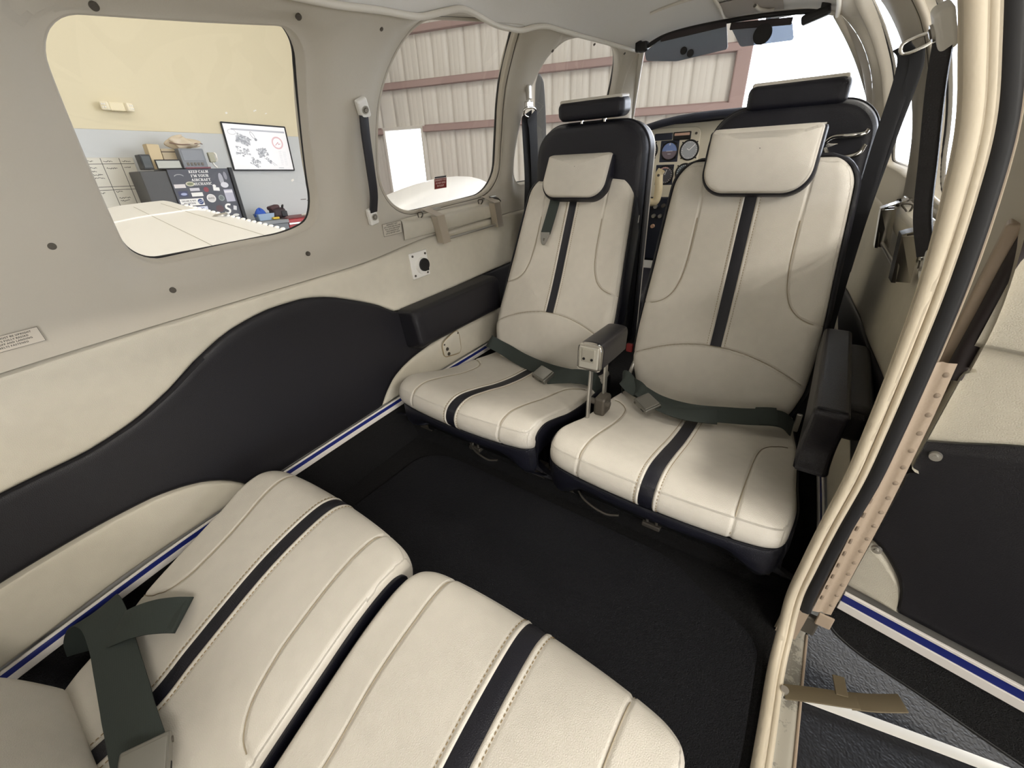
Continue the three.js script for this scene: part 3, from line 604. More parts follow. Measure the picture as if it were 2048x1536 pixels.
// socket plate, pocket cover
{ const t = thing('socket_plate', 'white square plate with round black rotary cap on the left wall', 'socket', wallP(-1, .520, -.880, .004));
  t.rotation.set(0, Math.PI / 2, -.02);
  mesh('plate', rbox(.072, .078, .006, .008, [0, 0, .002], [0, 0, .03]), M.white, t);
  mesh('collar', cyl(.0235, .0255, .010, [.006, -.004, .008], [Math.PI / 2, 0, 0], 32), M.white, t);
  mesh('cap', cyl(.0192, .0198, .012, [.008, -.001, .012], [Math.PI / 2, 0, 0], 32), M.black, t);
  mesh('tab', rbox(.009, .010, .006, .002, [.020, -.016, .014]), M.black, t);
  for (const [x, y] of [[-.026, .029], [.026, .029], [-.026, -.029], [.026, -.029]]) mesh('screw', cyl(.0035, .0035, .003, [x, y, .005], [Math.PI / 2, 0, 0], 14), M.dull, t); }
{ const t = thing('jack_cover', 'cream leather cover with two snap fasteners low on the left wall', 'cover', wallP(-1, .225, -.94, .009)); t.rotation.set(0, Math.PI / 2, 0);
  const o = roundPoly([[-.042, -.028, .012], [.036, -.044, .008], [.046, -.03, .012], [.044, .036, .01], [.030, .046, .01], [-.03, .030, .012], [-.044, .02, .01]], 6);
  const g = extrude(o, .012, .005); g.translate(0, 0, -.006); mesh('flap', g, M.lining, t);
  mesh('edge', tube(o.filter((p, i) => i % 2 === 0).map(p => [p[0], p[1], .003]), .0012, 80, 6, true), M.threadDark, t);
  for (const [x, y] of [[-.026, -.002], [-.022, -.022]]) mesh('snap', merge([cyl(.006, .0065, .003, [x, y, .007], [Math.PI / 2, 0, 0], 20), cyl(.0028, .0028, .002, [x, y, .009], [Math.PI / 2, 0, 0], 12)]), M.dull, t);
  mesh('snap', cyl(.003, .003, .002, [-.036, .018, .0065], [Math.PI / 2, 0, 0], 12), M.dull, t); mesh('snap', cyl(.003, .003, .002, [.036, .034, .0065], [Math.PI / 2, 0, 0], 12), M.dull, t); }
// placards
function lines(g, x, y, w, n, dy, size, words, col = '#2a2724') { g.fillStyle = col; g.font = 'bold ' + size + 'px sans-serif'; g.textAlign = 'center'; for (let i = 0; i < n; i++) g.fillText(words[i % words.length], x, y + i * dy, w); }
function placard(label, y, z, w, h, tex, tilt, off = .0025) {
  const t = thing('placard', label, 'placard', wallP(-1, y, z, off)), a = wallP(-1, y, z, 0), b = wallP(-1, y, z, .1);
  const n = V(b[0] - a[0], b[1] - a[1], b[2] - a[2]).normalize(); const upv = V(0, 1, 0).addScaledVector(n, -n.y).normalize(); t.quaternion.setFromRotationMatrix(new THREE.Matrix4().makeBasis(V().crossVectors(upv, n), upv, n));
  t.rotateOnAxis(V(0, 0, 1), tilt); const [g, m] = print(w, h, tex); mesh('printed_face', rbox(w, h, .0012, .0005, [0, 0, -.0007]), M.plastic, t); mesh('print', g, m, t);
}
placard('small printed exit window placard below the left assist strap', .638, -.806, .068, .034, canvasTex(512, 256, (g, w, h) => {
  g.fillStyle = '#c9c2b4'; g.fillRect(0, 0, w, h); g.strokeStyle = '#4a463f'; g.lineWidth = 6; g.strokeRect(6, 6, w - 12, h - 12);
  lines(g, w / 2, 48, w - 60, 5, 42, 36, ['EMERGENCY EXIT', 'LIFT COVER AND PULL PIN', 'PULL LATCH BAR DOWN', 'PUSH WINDOW OUT', 'LATCH BEFORE FLIGHT']);
}), 0.0);
placard('printed placard in a thin frame on the left wall at the frame edge', .613, -.022, .078, .024, canvasTex(768, 256, (g, w, h) => {
  g.fillStyle = '#cfc7ba'; g.fillRect(0, 0, w, h); g.strokeStyle = '#4a463f'; g.lineWidth = 6; g.strokeRect(6, 6, w - 12, h - 12);
  lines(g, w / 2, 62, w - 50, 4, 48, 40, ['SEAT BACKS MUST BE UPRIGHT', 'HEADRESTS FULLY RAISED', 'FOR TAKEOFF AND LANDING', 'SEAT BELTS FASTENED']);
}), -.0);
placard('red and white warning sticker on the lower part of the second left window', .728, -1.04, .055, .036, canvasTex(512, 320, (g, w, h) => {
  g.fillStyle = '#f2efe9'; g.fillRect(0, 0, w, h); g.fillStyle = '#7d2420'; g.fillRect(8, 60, w - 16, h - 68); g.fillStyle = '#3b3a40'; g.fillRect(20, 8, w - 40, 40);
  lines(g, w / 2, 122, w - 50, 3, 72, 60, ['EMERGENCY EXIT', 'DO NOT OPEN', 'IN FLIGHT'], '#e8cfc6');
}), 0, -.030);

// shoulder belts hanging from the wall pillars
function shoulderBelt(sx, label, low) {
  const t = thing('shoulder_belt', label, 'seat belt'), q = (y, z, o) => wallP(sx, y, z, o);
  const ring0 = q(.925, -1.362, .03), a1 = [0, 0, 1];
  if (sx < 0) {
    mesh('webbing', ribbon([q(.918, -1.378, .034), q(.89, -1.40, .032), [-.925, .70, -1.455], [-.945, .5, -1.46], [-.955, .32, -1.46]], [a1, a1, a1, a1, a1], .047), M.webBlack, t);
    mesh('webbing_inner', ribbon([q(.918, -1.362, .026), q(.89, -1.375, .024), [-.930, .70, -1.42], [-.950, .5, -1.42], [-.960, .32, -1.42]], [a1, a1, a1, a1, a1], .047), M.webBlack, t);
    mesh('guide', merge([clean(tube([q(.918, -1.338, .03), q(.93, -1.335, .03), q(.936, -1.36, .03), q(.93, -1.395, .03), q(.915, -1.40, .03), q(.908, -1.37, .03)], .004, 40, 8, true)), rbox(.014, .02, .035, .004, q(.94, -1.362, .022))]), M.chrome, t);
    mesh('anchor', merge([between(q(.975, -1.352, .0), q(.94, -1.358, .024), .006), rbox(.012, .04, .016, .004, q(.968, -1.354, .012))]), M.steel, t);
    return;
  }
  mesh('webbing', ribbon([[.040, .935, -1.27], [.054, .917, -1.28], [.058, .756, -1.28], [.063, .55, -1.275], [.068, .40, -1.26], [.072, .30, -1.23]], [[.9, 0, .35], [.9, 0, .35], [.9, 0, .3], [.9, 0, .3], [.9, 0, .3], [.9, 0, .3]], .030, .0024), M.webBlack, t);
  mesh('webbing_inner', ribbon([[.066, .925, -1.27], [.072, .90, -1.275], [.070, .79, -1.28], [.067, .63, -1.285], [.070, .5, -1.285]], [[.9, 0, .3], [.9, 0, .3], [.9, 0, .3], [.9, 0, .3], [.9, 0, .3]], .022, .0024), M.webBlack, t);
  mesh('guide', tube([[.040, .937, -1.262], [.078, .948, -1.262], [.082, .936, -1.262], [.044, .922, -1.262]], .0035, 40, 8, true), M.chrome, t);
}
shoulderBelt(-1, 'dark shoulder belt looped through a chrome guide on the left pillar');
shoulderBelt(1, 'dark shoulder belt running down behind the right seat at the right pillar');

// lap belts
function buckle(parent, pos, rot, s = 1) {
  const b = new THREE.Group(); b.name = 'buckle'; b.position.set(...pos); b.rotation.set(...rot); b.scale.setScalar(s); parent.add(b);
  mesh('body', rbox(.056, .016, .046, .003), M.buckle, b); mesh('lift_lid', rbox(.044, .004, .042, .0015, [.002, .0095, 0]), M.buckle, b);
  mesh('pivot', cyl(.0035, .0035, .048, [-.02, 0, 0], [Math.PI / 2, 0, 0], 14), M.dull, b); mesh('slot', rbox(.013, .0035, .0478, .001, [.012, -.001, 0]), M.black, b); return b;
}
const up = [0, 1, 0];
{ const t = thing('lap_belt', 'grey lap belt lying across the seat beside the left wall', 'seat belt');
  const A = [.12, -.55, .82], B = [.05, -.55, .83];
  mesh('webbing', ribbon([[-.885, .215, -1.05], [-.865, .222, -1.035], [-.80, .208, -1.03], [-.71, .20, -1.005], [-.60, .198, -.985], [-.51, .20, -.985], [-.46, .20, -1.0], [-.45, .16, -1.03]], [A, A, A, B, B, B, B, B], .046), M.web, t);
  mesh('webbing_tail', ribbon([[-.575, .202, -.94], [-.53, .21, -.955], [-.48, .212, -.975], [-.45, .20, -.99], [-.44, .15, -1.02]], [B, B, B, B, B], .046), M.web, t);
  buckle(t, [-.590, .208, -.938], [.34, -.28, 0]); }
{ const t = thing('lap_belt', 'grey lap belt with flat silver buckle across the seat nearest the door', 'seat belt');
  const A = [.3, -.5, .8], B = [.05, -.45, .89];
  mesh('webbing', ribbon([[-.372, .17, -1.03], [-.362, .226, -1.005], [-.33, .218, -.985], [-.25, .212, -.955], [-.17, .211, -.945], [-.06, .214, -.975], [.03, .213, -1.01], [.055, .19, -1.02]], [A, A, A, [.15, -.2, .95], [.1, -.4, .9], B, B, B], .044), M.web, t);
  mesh('webbing_tail', ribbon([[-.345, .20, -1.02], [-.31, .222, -.975], [-.26, .219, -.93], [-.18, .213, -.92], [-.10, .215, -.945]], [[.5, -.4, .8], [.5, -.2, .85], [.35, .0, .93], [.1, -.1, 1], B], .040), M.web, t);
  mesh('stitch_patch', ribbon([[-.02, .218, -.990], [.0, .219, -.999], [.02, .218, -1.008]], [B, B, B], .047, .005, 10), M.web, t);
  buckle(t, [-.262, .219, -.915], [.22, -.62, 0]);
  mesh('anchor', rbox(.012, .05, .008, .003, [.062, .20, -1.035]), M.steel, t); mesh('anchor', between([-.365, .21, -1.06], [-.355, .26, -1.08], .006), M.steel, t);
  mesh('red_button', rbox(.02, .026, .012, .004, [-.385, .275, -1.10]), mat('#7d2526', .4), t); }
{ const t = thing('lap_belt', 'dark grey lap belt draped over the rear seat beside the left wall', 'seat belt');
  const A = [.12, .28, -.95], B = [.68, -.2, .70];
  mesh('webbing', ribbon([[-.90, .06, .135], [-.885, .135, .115], [-.855, .178, .088], [-.79, .180, .088], [-.734, .176, .096], [-.66, .172, .106], [-.60, .170, .114], [-.545, .170, .120]], [[.1, .3, -.95], [.1, .3, -.95], [.2, .25, -.95], [.25, .25, -.92], [.3, .25, -.9], [.3, .2, -.9], [.3, .2, -.9], [.35, .15, -.9]], .060, .0026, 90), M.web, t);
  mesh('webbing_tail', ribbon([[-.688, .203, .006], [-.706, .206, .020], [-.73, .204, .038], [-.755, .196, .058], [-.775, .186, .076], [-.80, .170, .092]], [B, B, B, [.6, -.25, .76], [.5, -.3, .8], [.4, -.3, .85]], .054, .0024, 60), M.web, t);
  mesh('stitch_patch', rbox(.054, .006, .012, .002, [0, 0, 0], [.25, -.80, -.1]).translate(-.695, .2045, .012), M.web, t);
  const b = buckle(t, [-.528, .178, .118], [-.22, -.35, .0], 1.12); }
{ const t = thing('belt_strap', 'short dark strap with metal tongue hanging below the left seat headrest', 'strap'), f = seatL.b.P, X = -.667, Z = -1.0935;
  const q = (u, s, n) => { const p = f(u, s, n); return [p[0] + X, p[1], p[2] + Z]; };
  mesh('webbing', ribbon([q(-.062, .50, .024), q(-.064, .44, .026), q(-.070, .38, .026), q(-.075, .345, .025)], [[1, 0, 0], [1, 0, 0], [1, 0, 0], [1, 0, 0]], .036), M.web, t);
  const g = extrude(roundPoly([[-.018, .006, .004], [.018, .006, .004], [.014, -.012, .006], [.006, -.034, .006], [-.006, -.034, .006], [-.014, -.012, .006]], 5), .004, .0012, [roundPoly([[-.005, -.012, .002], [.005, -.012, .002], [.003, -.024, .002], [-.003, -.024, .002]], 3)]);
  const m = mesh('metal_tongue', g, M.buckle, t); m.position.set(...q(-.0755, .342, .024)); m.rotation.set(-26 * D, 0, .04); }
{ const t = thing('side_label', 'small white label on the inboard side of the left seat back', 'label'), f = seatL.b.P, p = f(.203, .40, -.04);
  t.position.set(p[0] - .667, p[1], p[2] - 1.0935); t.rotation.set(-26 * D, 0, 0); mesh('tag', rbox(.0015, .058, .014, .0006), M.white, t); }

// sun visors, rod
{ const t = thing('visor_rod', 'dark rod with end brackets across the top of the windshield', 'rod');
  mesh('rod', tube([[-.668, 1.083, -1.795], [-.6, 1.106, -1.8], [-.4, 1.113, -1.8], [-.2, 1.10, -1.8], [-.16, 1.092, -1.8]], .0065, 60, 10), M.black, t);
  mesh('bracket', merge([rbox(.035, .03, .03, .008, [-.672, 1.088, -1.80]), rbox(.02, .05, .02, .006, [-.69, 1.10, -1.80])]), M.black, t);
  mesh('bracket', merge([rbox(.07, .024, .03, .008, [-.165, 1.086, -1.80], [0, 0, .25]), rbox(.024, .04, .024, .006, [-.145, 1.105, -1.80])]), M.black, t); }
const visorM = mat('#9aa1aa', .25, { transmission: .6, thickness: 0, side: THREE.DoubleSide });
function visor(label, pts, holes, z = -1.80) {
  const t = thing('sun_visor', label, 'sun visor', [0, 0, z]);
  const g = extrude(roundPoly(pts.map(p => [...p, .008]), 4), .004, .0015); mesh('panel', g, visorM, t);
  const top = pts.slice(0, 2); mesh('hinge_band', rbox(Math.hypot(top[1][0] - top[0][0], top[1][1] - top[0][1]), .018, .008, .003, [(top[0][0] + top[1][0]) / 2, (top[0][1] + top[1][1]) / 2, .002], [0, 0, Math.atan2(top[1][1] - top[0][1], top[1][0] - top[0][0])]), M.brown, t);
  for (const [x, y, r] of holes) { mesh('suction_cup', merge([cyl(r, r * .9, .006, [x, y, .006], [Math.PI / 2, 0, 0], 28), cyl(r * .8, r * .8, .003, [x, y, .0095], [Math.PI / 2, 0, 0], 28)]), M.black, t); }
  return t;
}
visor('smoked sun visor with two round knobs, left half of windshield', [[-.405, 1.108], [-.612, 1.101], [-.665, 1.072], [-.657, 1.046], [-.549, 1.031], [-.39, 1.041]].reverse().slice(0).reverse(), [[-.528, 1.056, .011], [-.505, 1.046, .011]]);
visor('smoked sun visor with a big dark round disc, middle of windshield', [[-.222, 1.083], [-.393, 1.098], [-.353, 1.041], [-.207, 1.036]], [[-.295, 1.063, .026]]);
{ const t = thing('windshield_sticker', 'small faint blue sticker strip at the top of the windshield', 'sticker', [-.27, 1.112, -1.86]);
  const [g, m] = print(.07, .014, canvasTex(512, 96, (c, w, h) => { c.fillStyle = '#eef3fa'; c.fillRect(0, 0, w, h); c.fillStyle = '#a9b9d4'; c.beginPath(); c.ellipse(70, 48, 40, 34, 0, 0, 7); c.fill(); for (let i = 0; i < 6; i++) c.fillRect(140 + i * 48, 34 - i * 2, 30, 30); })); mesh('print', g, m, t); }

// instrument panel
{ const t = thing('instrument_panel', 'cream instrument panel with round dials seen between the front seats', 'instrument panel', [0, 0, -2.08]);
  const pM = mat('#d9d2bf', .5), dk = mat('#22283a', .45), face = mat('#2b2f36', .35);
  const o = roundPoly([[-.88, .50, .02], [.03, .50, .02], [.03, .80, .04], [-.08, .85, .03], [-.74, .85, .03], [-.88, .80, .04]]);
  const pg = extrude(o, .02, .003); pg.translate(0, 0, -.02); mesh('fascia', pg, mat('#cfc8b6', .5), t);
  const o2 = roundPoly([[-.86, .545, .015], [-.498, .545, .015], [-.505, .835, .025], [-.725, .84, .02], [-.80, .80, .02], [-.86, .80, .02]]);
  const p2 = extrude(o2, .012, .003); mesh('sub_panel', p2, pM, t);
  const dial = (name, x, y, r, draw) => { const d = new THREE.Group(); d.name = name; d.position.set(x, y, .012); t.add(d);
    mesh('bezel', (() => { const g = new THREE.TorusGeometry(r, .0035, 8, 40); return setUV(clean(g)); })(), M.black, d);
    const tex = canvasTex(192, 192, (c, w) => { c.fillStyle = '#23262c'; c.fillRect(0, 0, w, w); draw(c, w); }); mesh('dial_face', new THREE.CircleGeometry(r, 40), new THREE.MeshPhysicalMaterial({ map: tex, roughness: .25 }), d).position.z = .0015;
    for (const [a, b] of [[1, 1], [-1, 1], [1, -1], [-1, -1]]) mesh('screw', cyl(.0028, .0028, .003, [a * r * .82, b * r * .82, 0], [Math.PI / 2, 0, 0], 10), M.black, d); };
  const ticks = (c, w, col) => { c.strokeStyle = col; c.lineWidth = 4; for (let i = 0; i < 24; i++) { const a = i * Math.PI / 12, k = i % 3 ? .40 : .36; c.beginPath(); c.moveTo(w / 2 + Math.cos(a) * w * k, w / 2 + Math.sin(a) * w * k); c.lineTo(w / 2 + Math.cos(a) * w * .45, w / 2 + Math.sin(a) * w * .45); c.stroke(); } };
  const needle = (c, w, a, l, col = '#e8e8e8') => { c.strokeStyle = col; c.lineWidth = 7; c.beginPath(); c.moveTo(w / 2, w / 2); c.lineTo(w / 2 + Math.cos(a) * l * w, w / 2 + Math.sin(a) * l * w); c.stroke(); };
  // black instrument boxes behind the centre column
  mesh('attitude_frame', rbox(.082, .086, .008, .004, [-.623, .751, .0085]), dk, t); mesh('heading_frame', rbox(.082, .085, .008, .004, [-.634, .660, .0085]), dk, t);
  dial('attitude_dial', -.622, .752, .034, (c, w) => { c.fillStyle = '#7d93c9'; c.fillRect(0, 0, w, w / 2); c.fillStyle = '#7a6f78'; c.fillRect(0, w / 2, w, w / 2); c.strokeStyle = '#eceaf4'; c.lineWidth = 5; c.beginPath(); c.moveTo(w * .3, w / 2); c.lineTo(w * .7, w / 2); c.moveTo(w * .4, w * .66); c.lineTo(w * .6, w * .66); c.moveTo(w / 2, w * .06); c.lineTo(w * .46, w * .16); c.lineTo(w * .54, w * .16); c.closePath(); c.stroke(); });
  dial('heading_dial', -.632, .66, .036, (c, w) => { c.fillStyle = '#55555c'; c.fillRect(0, 0, w, w); ticks(c, w, '#e3ded8'); c.strokeStyle = '#d9a49a'; c.lineWidth = 10; c.beginPath(); c.arc(w / 2, w / 2, w * .4, 3.6, 5.2); c.stroke(); needle(c, w, -1.2, .3); });
  dial('altimeter', -.54, .752, .036, (c, w) => { c.fillStyle = '#a9adb2'; c.fillRect(0, 0, w, w); ticks(c, w, '#f4f4f4'); needle(c, w, -.75, .4, '#ffffff'); needle(c, w, -2.6, .16, '#ffffff'); });
  dial('airspeed_dial', -.712, .758, .036, (c, w) => { c.fillStyle = '#5d625f'; c.fillRect(0, 0, w, w); ticks(c, w, '#ffffff'); c.strokeStyle = '#e9f2e4'; c.lineWidth = 10; c.beginPath(); c.arc(w / 2, w / 2, w * .36, -.8, 2.2); c.stroke(); needle(c, w, -1.6, .3); });
  dial('turn_dial', -.728, .664, .034, (c, w) => { ticks(c, w, '#cfcfcf'); needle(c, w, 0, .3); needle(c, w, Math.PI, .3); });
  dial('climb_dial', -.548, .665, .036, (c, w) => { c.fillStyle = '#6b757c'; c.fillRect(0, 0, w, w); ticks(c, w, '#ffffff'); needle(c, w, Math.PI, .34); });
  mesh('display', rbox(.076, .026, .006, .003, [-.653, .807, .014]), mat('#232a3c', .3), t);
  mesh('annunciator', rbox(.072, .030, .006, .008, [-.576, .806, .013]), M.black, t); mesh('annunciator_top', rbox(.062, .010, .004, .004, [-.576, .812, .0165]), mat('#e0b7a2', .4), t);
  mesh('jack', cyl(.005, .005, .004, [-.52, .812, .013], [Math.PI / 2, 0, 0], 12), M.dull, t);
  const gs = []; for (let i = 0; i <= 12; i++) { const x = lerp(-.80, .02, i / 12), k = Math.abs(i / 6 - 1); gs.push([x, .868 - .05 * k ** 3, .05]); }
  mesh('glareshield', (() => { const sec = [[0, 0], [.012, .006], [.02, .016], [.012, .026], [-.02, .03], [-.30, .02], [-.30, 0]]; return rows(sec.map(([z, y]) => gs.map(p => [p[0], p[1] + y - .012, p[2] + z]))); })(), mat('#2b2f3d', .6, { side: THREE.DoubleSide }), t);
  mesh('lower_console', rbox(.26, .30, .05, .02, [-.62, .43, -.01]), mat('#1d2230', .5), t);
  for (const [x, y, m] of [[-.66, .49, M.steel], [-.63, .49, M.steel], [-.655, .53, M.steel], [-.62, .535, M.dull], [-.66, .445, mat('#c8a289', .5)], [-.60, .50, M.steel]]) mesh('knob', cyl(.008, .009, .016, [x, y, .022], [Math.PI / 2, 0, 0], 16), m, t);
}
{ const t = thing('control_yoke', 'cream control yoke in front of the instrument dials', 'control yoke', [-.69, .59, -1.93]);
  const cm = mat('#e4d6b4', .45);
  const o = roundPoly([[-.13, -.055, .03], [.035, -.055, .02], [.055, -.03, .02], [.034, .045, .015], [-.13, .05, .02]], 6);
  const g = extrude(o, .03, .008); mesh('hub', g, cm, t);
  mesh('pad', rbox(.06, .07, .008, .004, [-.005, -.005, .03]), mat('#cdd0cb', .4), t);
  mesh('emblem', rbox(.018, .022, .003, .002, [-.02, -.012, .0355]), mat('#3c4a55', .4), t);
  mesh('horn', clean(tube([[.03, -.02, .01], [.075, -.02, .012], [.085, .02, .012], [.082, .085, .012], [.09, .10, .012]], .016, 40, 12)), cm, t);
  mesh('horn', clean(tube([[-.12, -.02, .01], [-.2, -.02, .012], [-.21, .02, .012], [-.205, .10, .012]], .016, 40, 12)), cm, t);
  mesh('button', cyl(.005, .005, .006, [.084, .082, .028], [Math.PI / 2, 0, 0], 14), M.dull, t);
  mesh('column', cyl(.018, .018, .16, [-.05, 0, -.07], [Math.PI / 2, 0, 0], 16), M.dull, t); }

// ================= door opening and open door (starboard) =================
const frame = struct('trim_3');                    // rolls of trim round the forward edge and sill of the door opening
{ const post = curve([[0, .106], [.086, .108], [.205, .108], [.30, .110], [.4, .114], [.548, .111], [.669, .105], [.746, .097], [.808, .087], [.864, .070], [.90, .058], [.95, .037], [1.0, .01], [1.06, -.03]]);
  const line = (dx, dz, dy0 = 0) => { const P = [[.118 + dx, .012 + dy0, .9], [.110 + dx, .012 + dy0, .3], [.110 + dx, .012 + dy0, -.2], [.113 + dx, .012 + dy0, -.42], [.113 + dx, .018 + dy0, -.53 + dz * .7], [.113 + dx, .05 + dy0 * .3, -.58 + dz]];
    for (const y of [.12, .212, .3, .4, .48, .548, .61, .668, .746, .809, .865, .93, 1.0, 1.06]) P.push([post(y) + dx, y, -.6 + dz]); return P; };
  const rollR = curve([[.01, .0088], [.1, .0078], [.3, .0068], [.5, .0068], [.67, .0076], [.81, .0094], [1, .0096]]);
  mesh('trim_roll', taperTube(line(-.001, 0), rollR, 300, 16), M.trimTan, frame);
  mesh('trim_roll', taperTube(line(.0105, -.001), y => rollR(y) * .62, 300, 12), M.trimTan, frame);
  const seal = line(.0222, -.005).filter(p => p[1] > .1); seal.unshift([.133, .098, -.606]);
  mesh('door_seal', sweep(seal, [[-.0088, -.005], [-.008, .003], [-.004, .0065], [.004, .0065], [.008, .003], [.0088, -.005]], 160, [0, 0, 1]), M.rubber, frame);
  // sill plate with worn paint
  mesh('sill_plate', grid(8, 60, (u, v) => { const P = [[.126, .006], [.131, .0], [.150, -.002], [.156, -.006]], k = Math.min(2, Math.floor(u * 3)), t = u * 3 - k; return [lerp(P[k][0], P[k + 1][0], t), lerp(P[k][1], P[k + 1][1], t), lerp(-.69, .9, v)]; }), M.sill, frame);
  mesh('sill_edge', rbox(.004, .03, 1.5, .0015, [.158, -.018, .11]), M.hinge, frame);
  mesh('sill_bolt', merge([cyl(.009, .0095, .004, [.131, .006, -.503]), cyl(.005, .0055, .004, [.131, .0085, -.503])]), M.steel, frame);
  mesh('corner_bracket', rbox(.03, .045, .012, .004, [.146, .05, -.622]), M.dull, frame);
  // right wall aft return of the post
  mesh('post_return', grid(6, 40, (u, v) => { const y = lerp(0, 1.06, v), a = post(y); return [lerp(a + .002, a + .034, u), y, -.615]; }), M.hinge, frame);
  mesh('post_return', grid(6, 40, (u, v) => { const y = lerp(.0, weltY(-.6), v), w = wallP(1, y, -.618, .0); return [lerp(post(y), Math.max(post(y) + .02, Math.min(post(y) + .036, w[0] + .01)), u), y, -.621]; }), M.trimTan, frame);
}
const door = struct('door_1');
door.position.set(.165, 0, -.634); door.rotation.y = -Math.atan2(.194, .981);   // local x runs out along the open door, +z faces aft
{ const W = .62, bulge = y => -.0 - (Math.max(0, .57 - HWc(clamp(y, 0, 1.05)))) * .9;
  const P = (x, y, n) => [x, y, n + bulge(y) * (y > .6 ? 1 : .25)];
  const sheetP = (x0, x1, lo, hi, n, e = .008, nu = 60, nv = 24) => grid(nu, nv, (u, v) => { const x = lerp(x0(0), x1, u), a = lo(x), b = hi(x), y = lerp(a, b, v), d = Math.min(y - a, b - y), k = d < e ? -(e - Math.sqrt(Math.max(0, e * e - (e - d) ** 2))) : 0; return P(x, y, n + k); });
  const c0 = () => .008;
  const navyHi = curve([[0, .457], [.03, .468], [.08, .489], [.2, .52], [.7, .56]]);
  mesh('upper_lining', sheetP(c0, W, navyHi, () => .60, .004), M.lining, door);
  mesh('pocket_pad', sheetP(() => .004, W, x => .592 - .06 * clamp(x, 0, 1) * .3, () => .70, .014, .012), M.lining, door);
  const creamX = curve([[.15, .072], [.194, .064], [.22, .054], [.244, .038], [.262, .022], [.272, .010]]);
  const navyLo = x => x < .01 ? .272 : x > .072 ? .158 : (() => { let a = .15, b = .272; for (let i = 0; i < 20; i++) { const m = (a + b) / 2; creamX(m) > x ? a = m : b = m; } return a; })();
  mesh('inlay_panel', sheetP(c0, W, x => Math.max(.157, navyLo(x)), navyHi, .006, .006, 160, 30), M.inlay, door);
  mesh('lower_lining', sheetP(c0, .0735, () => .157, x => Math.max(.1575, navyLo(x)), .004, .006, 40, 12), M.lining, door);
  const bar = (y, h, m, nm, n) => mesh(nm, rbox(W - .004, h, .005, .0012, [W / 2 + .006, y, n]), m, door);
  bar(.1555, .006, M.stripWhite, 'white_bead', .009); bar(.144, .017, M.stripBlue, 'blue_band', .0075); bar(.1265, .018, M.stripWhite, 'white_band', .009);
  const kick = roundPoly([[.0, .118], [W, .118], [W, .0], [.256, .012], [.146, .027], [.05, .036, .03], [.002, .062, .03]], 8); const kg = extrude(kick, .008, .003); kg.translate(0, 0, -.004); mesh('kick_carpet', kg, M.carpet, door);
  const kp = kick.slice(2).map(p => [p[0], p[1], .002]); mesh('carpet_binding', tube(kp, .0035, 120, 8), M.black, door);
  mesh('door_skin', grid(30, 40, (u, v) => { const y = lerp(.0, .70, v); return P(lerp(-.005, W + .02, u), y, -.03); }), M.wing, door);
  mesh('door_edge', rbox(.013, .64, .036, .004, [-.010, .40, -.021]), M.hinge, door);
  for (const [x, y] of [[.021, .449], [.016, .269], [.35, .44]]) mesh('snap', merge([cyl(.006, .0065, .004, [x, y, .010], [Math.PI / 2, 0, 0], 18), cyl(.0028, .0028, .003, [x, y, .013], [Math.PI / 2, 0, 0], 12)]), M.steel, door);
  // window frame of the door above
  const fr = roundPoly([[-.012, .56], [.0, .56], [.018, .80, .05], [.12, 1.02, .1], [W, 1.06, .1], [W, 1.1], [.07, 1.07, .1], [-.008, .82, .05]]);
  const fg = extrude(fr, .02, .004); fg.translate(0, 0, -.03); mesh('window_frame', fg, M.hinge, door);
  mesh('window_seal', tube([[.0005, .552, .003], [.002, .63, .002], [.003, .70, -.004], [.010, .78, -.03], [.032, .86, -.05]], .009, 60, 10), M.brown, door);
}
{ // riveted hinge strip down the forward edge
  const h = struct('trim_4'); const X = curve([[.05, .155], [.126, .155], [.286, .155], [.49, .151], [.58, .147]]);
  const P = (y, u) => [X(y) - .013 + .026 * u, y, -.609 - .008 * u];
  mesh('hinge_leaf', grid(6, 50, (u, v) => { const p = P(lerp(.10, .575, v), u); p[2] += u > .4 && u < .6 ? -.003 : 0; return p; }), M.hinge, h);
  const rg = new THREE.SphereGeometry(.0034, 12, 8);
  for (let i = 0; i < 17; i++) { const m = mesh('rivet', rg, M.hinge, h); m.position.set(...P(.125 + i * .0272, .78)); m.scale.set(1, 1, .55); }
  const kg = new RoundedBoxGeometry(.004, .010, .004, 2, .0015); for (let i = 0; i < 16; i++) { const m = mesh('knuckle', kg, M.hinge, h); m.position.set(...P(.14 + i * .0275, .16)); }
  mesh('pivot_tab', rbox(.022, .03, .004, .002, [.163, .085, -.612]), M.hinge, h);
}
{ const t = thing('door_stay', 'worn brass-coloured door stay bar from the sill bolt to the open door', 'door stay');
  mesh('bar', sweep([[.131, .012, -.503], [.165, .022, -.515], [.20, .03, -.527], [.222, .035, -.535]], rectSection(.011, .002), 20), M.brass, t);
  mesh('bar_outer', sweep([[.212, .030, -.532], [.24, .036, -.544], [.275, .043, -.563]], rectSection(.012, .002), 20), M.brass, t);
  mesh('catch', rbox(.016, .004, .03, .001, [.20, .033, -.547], [.1, .2, .15]), M.brass, t);
  mesh('pivot', cyl(.006, .006, .012, [.131, .014, -.503]), M.steel, t); }

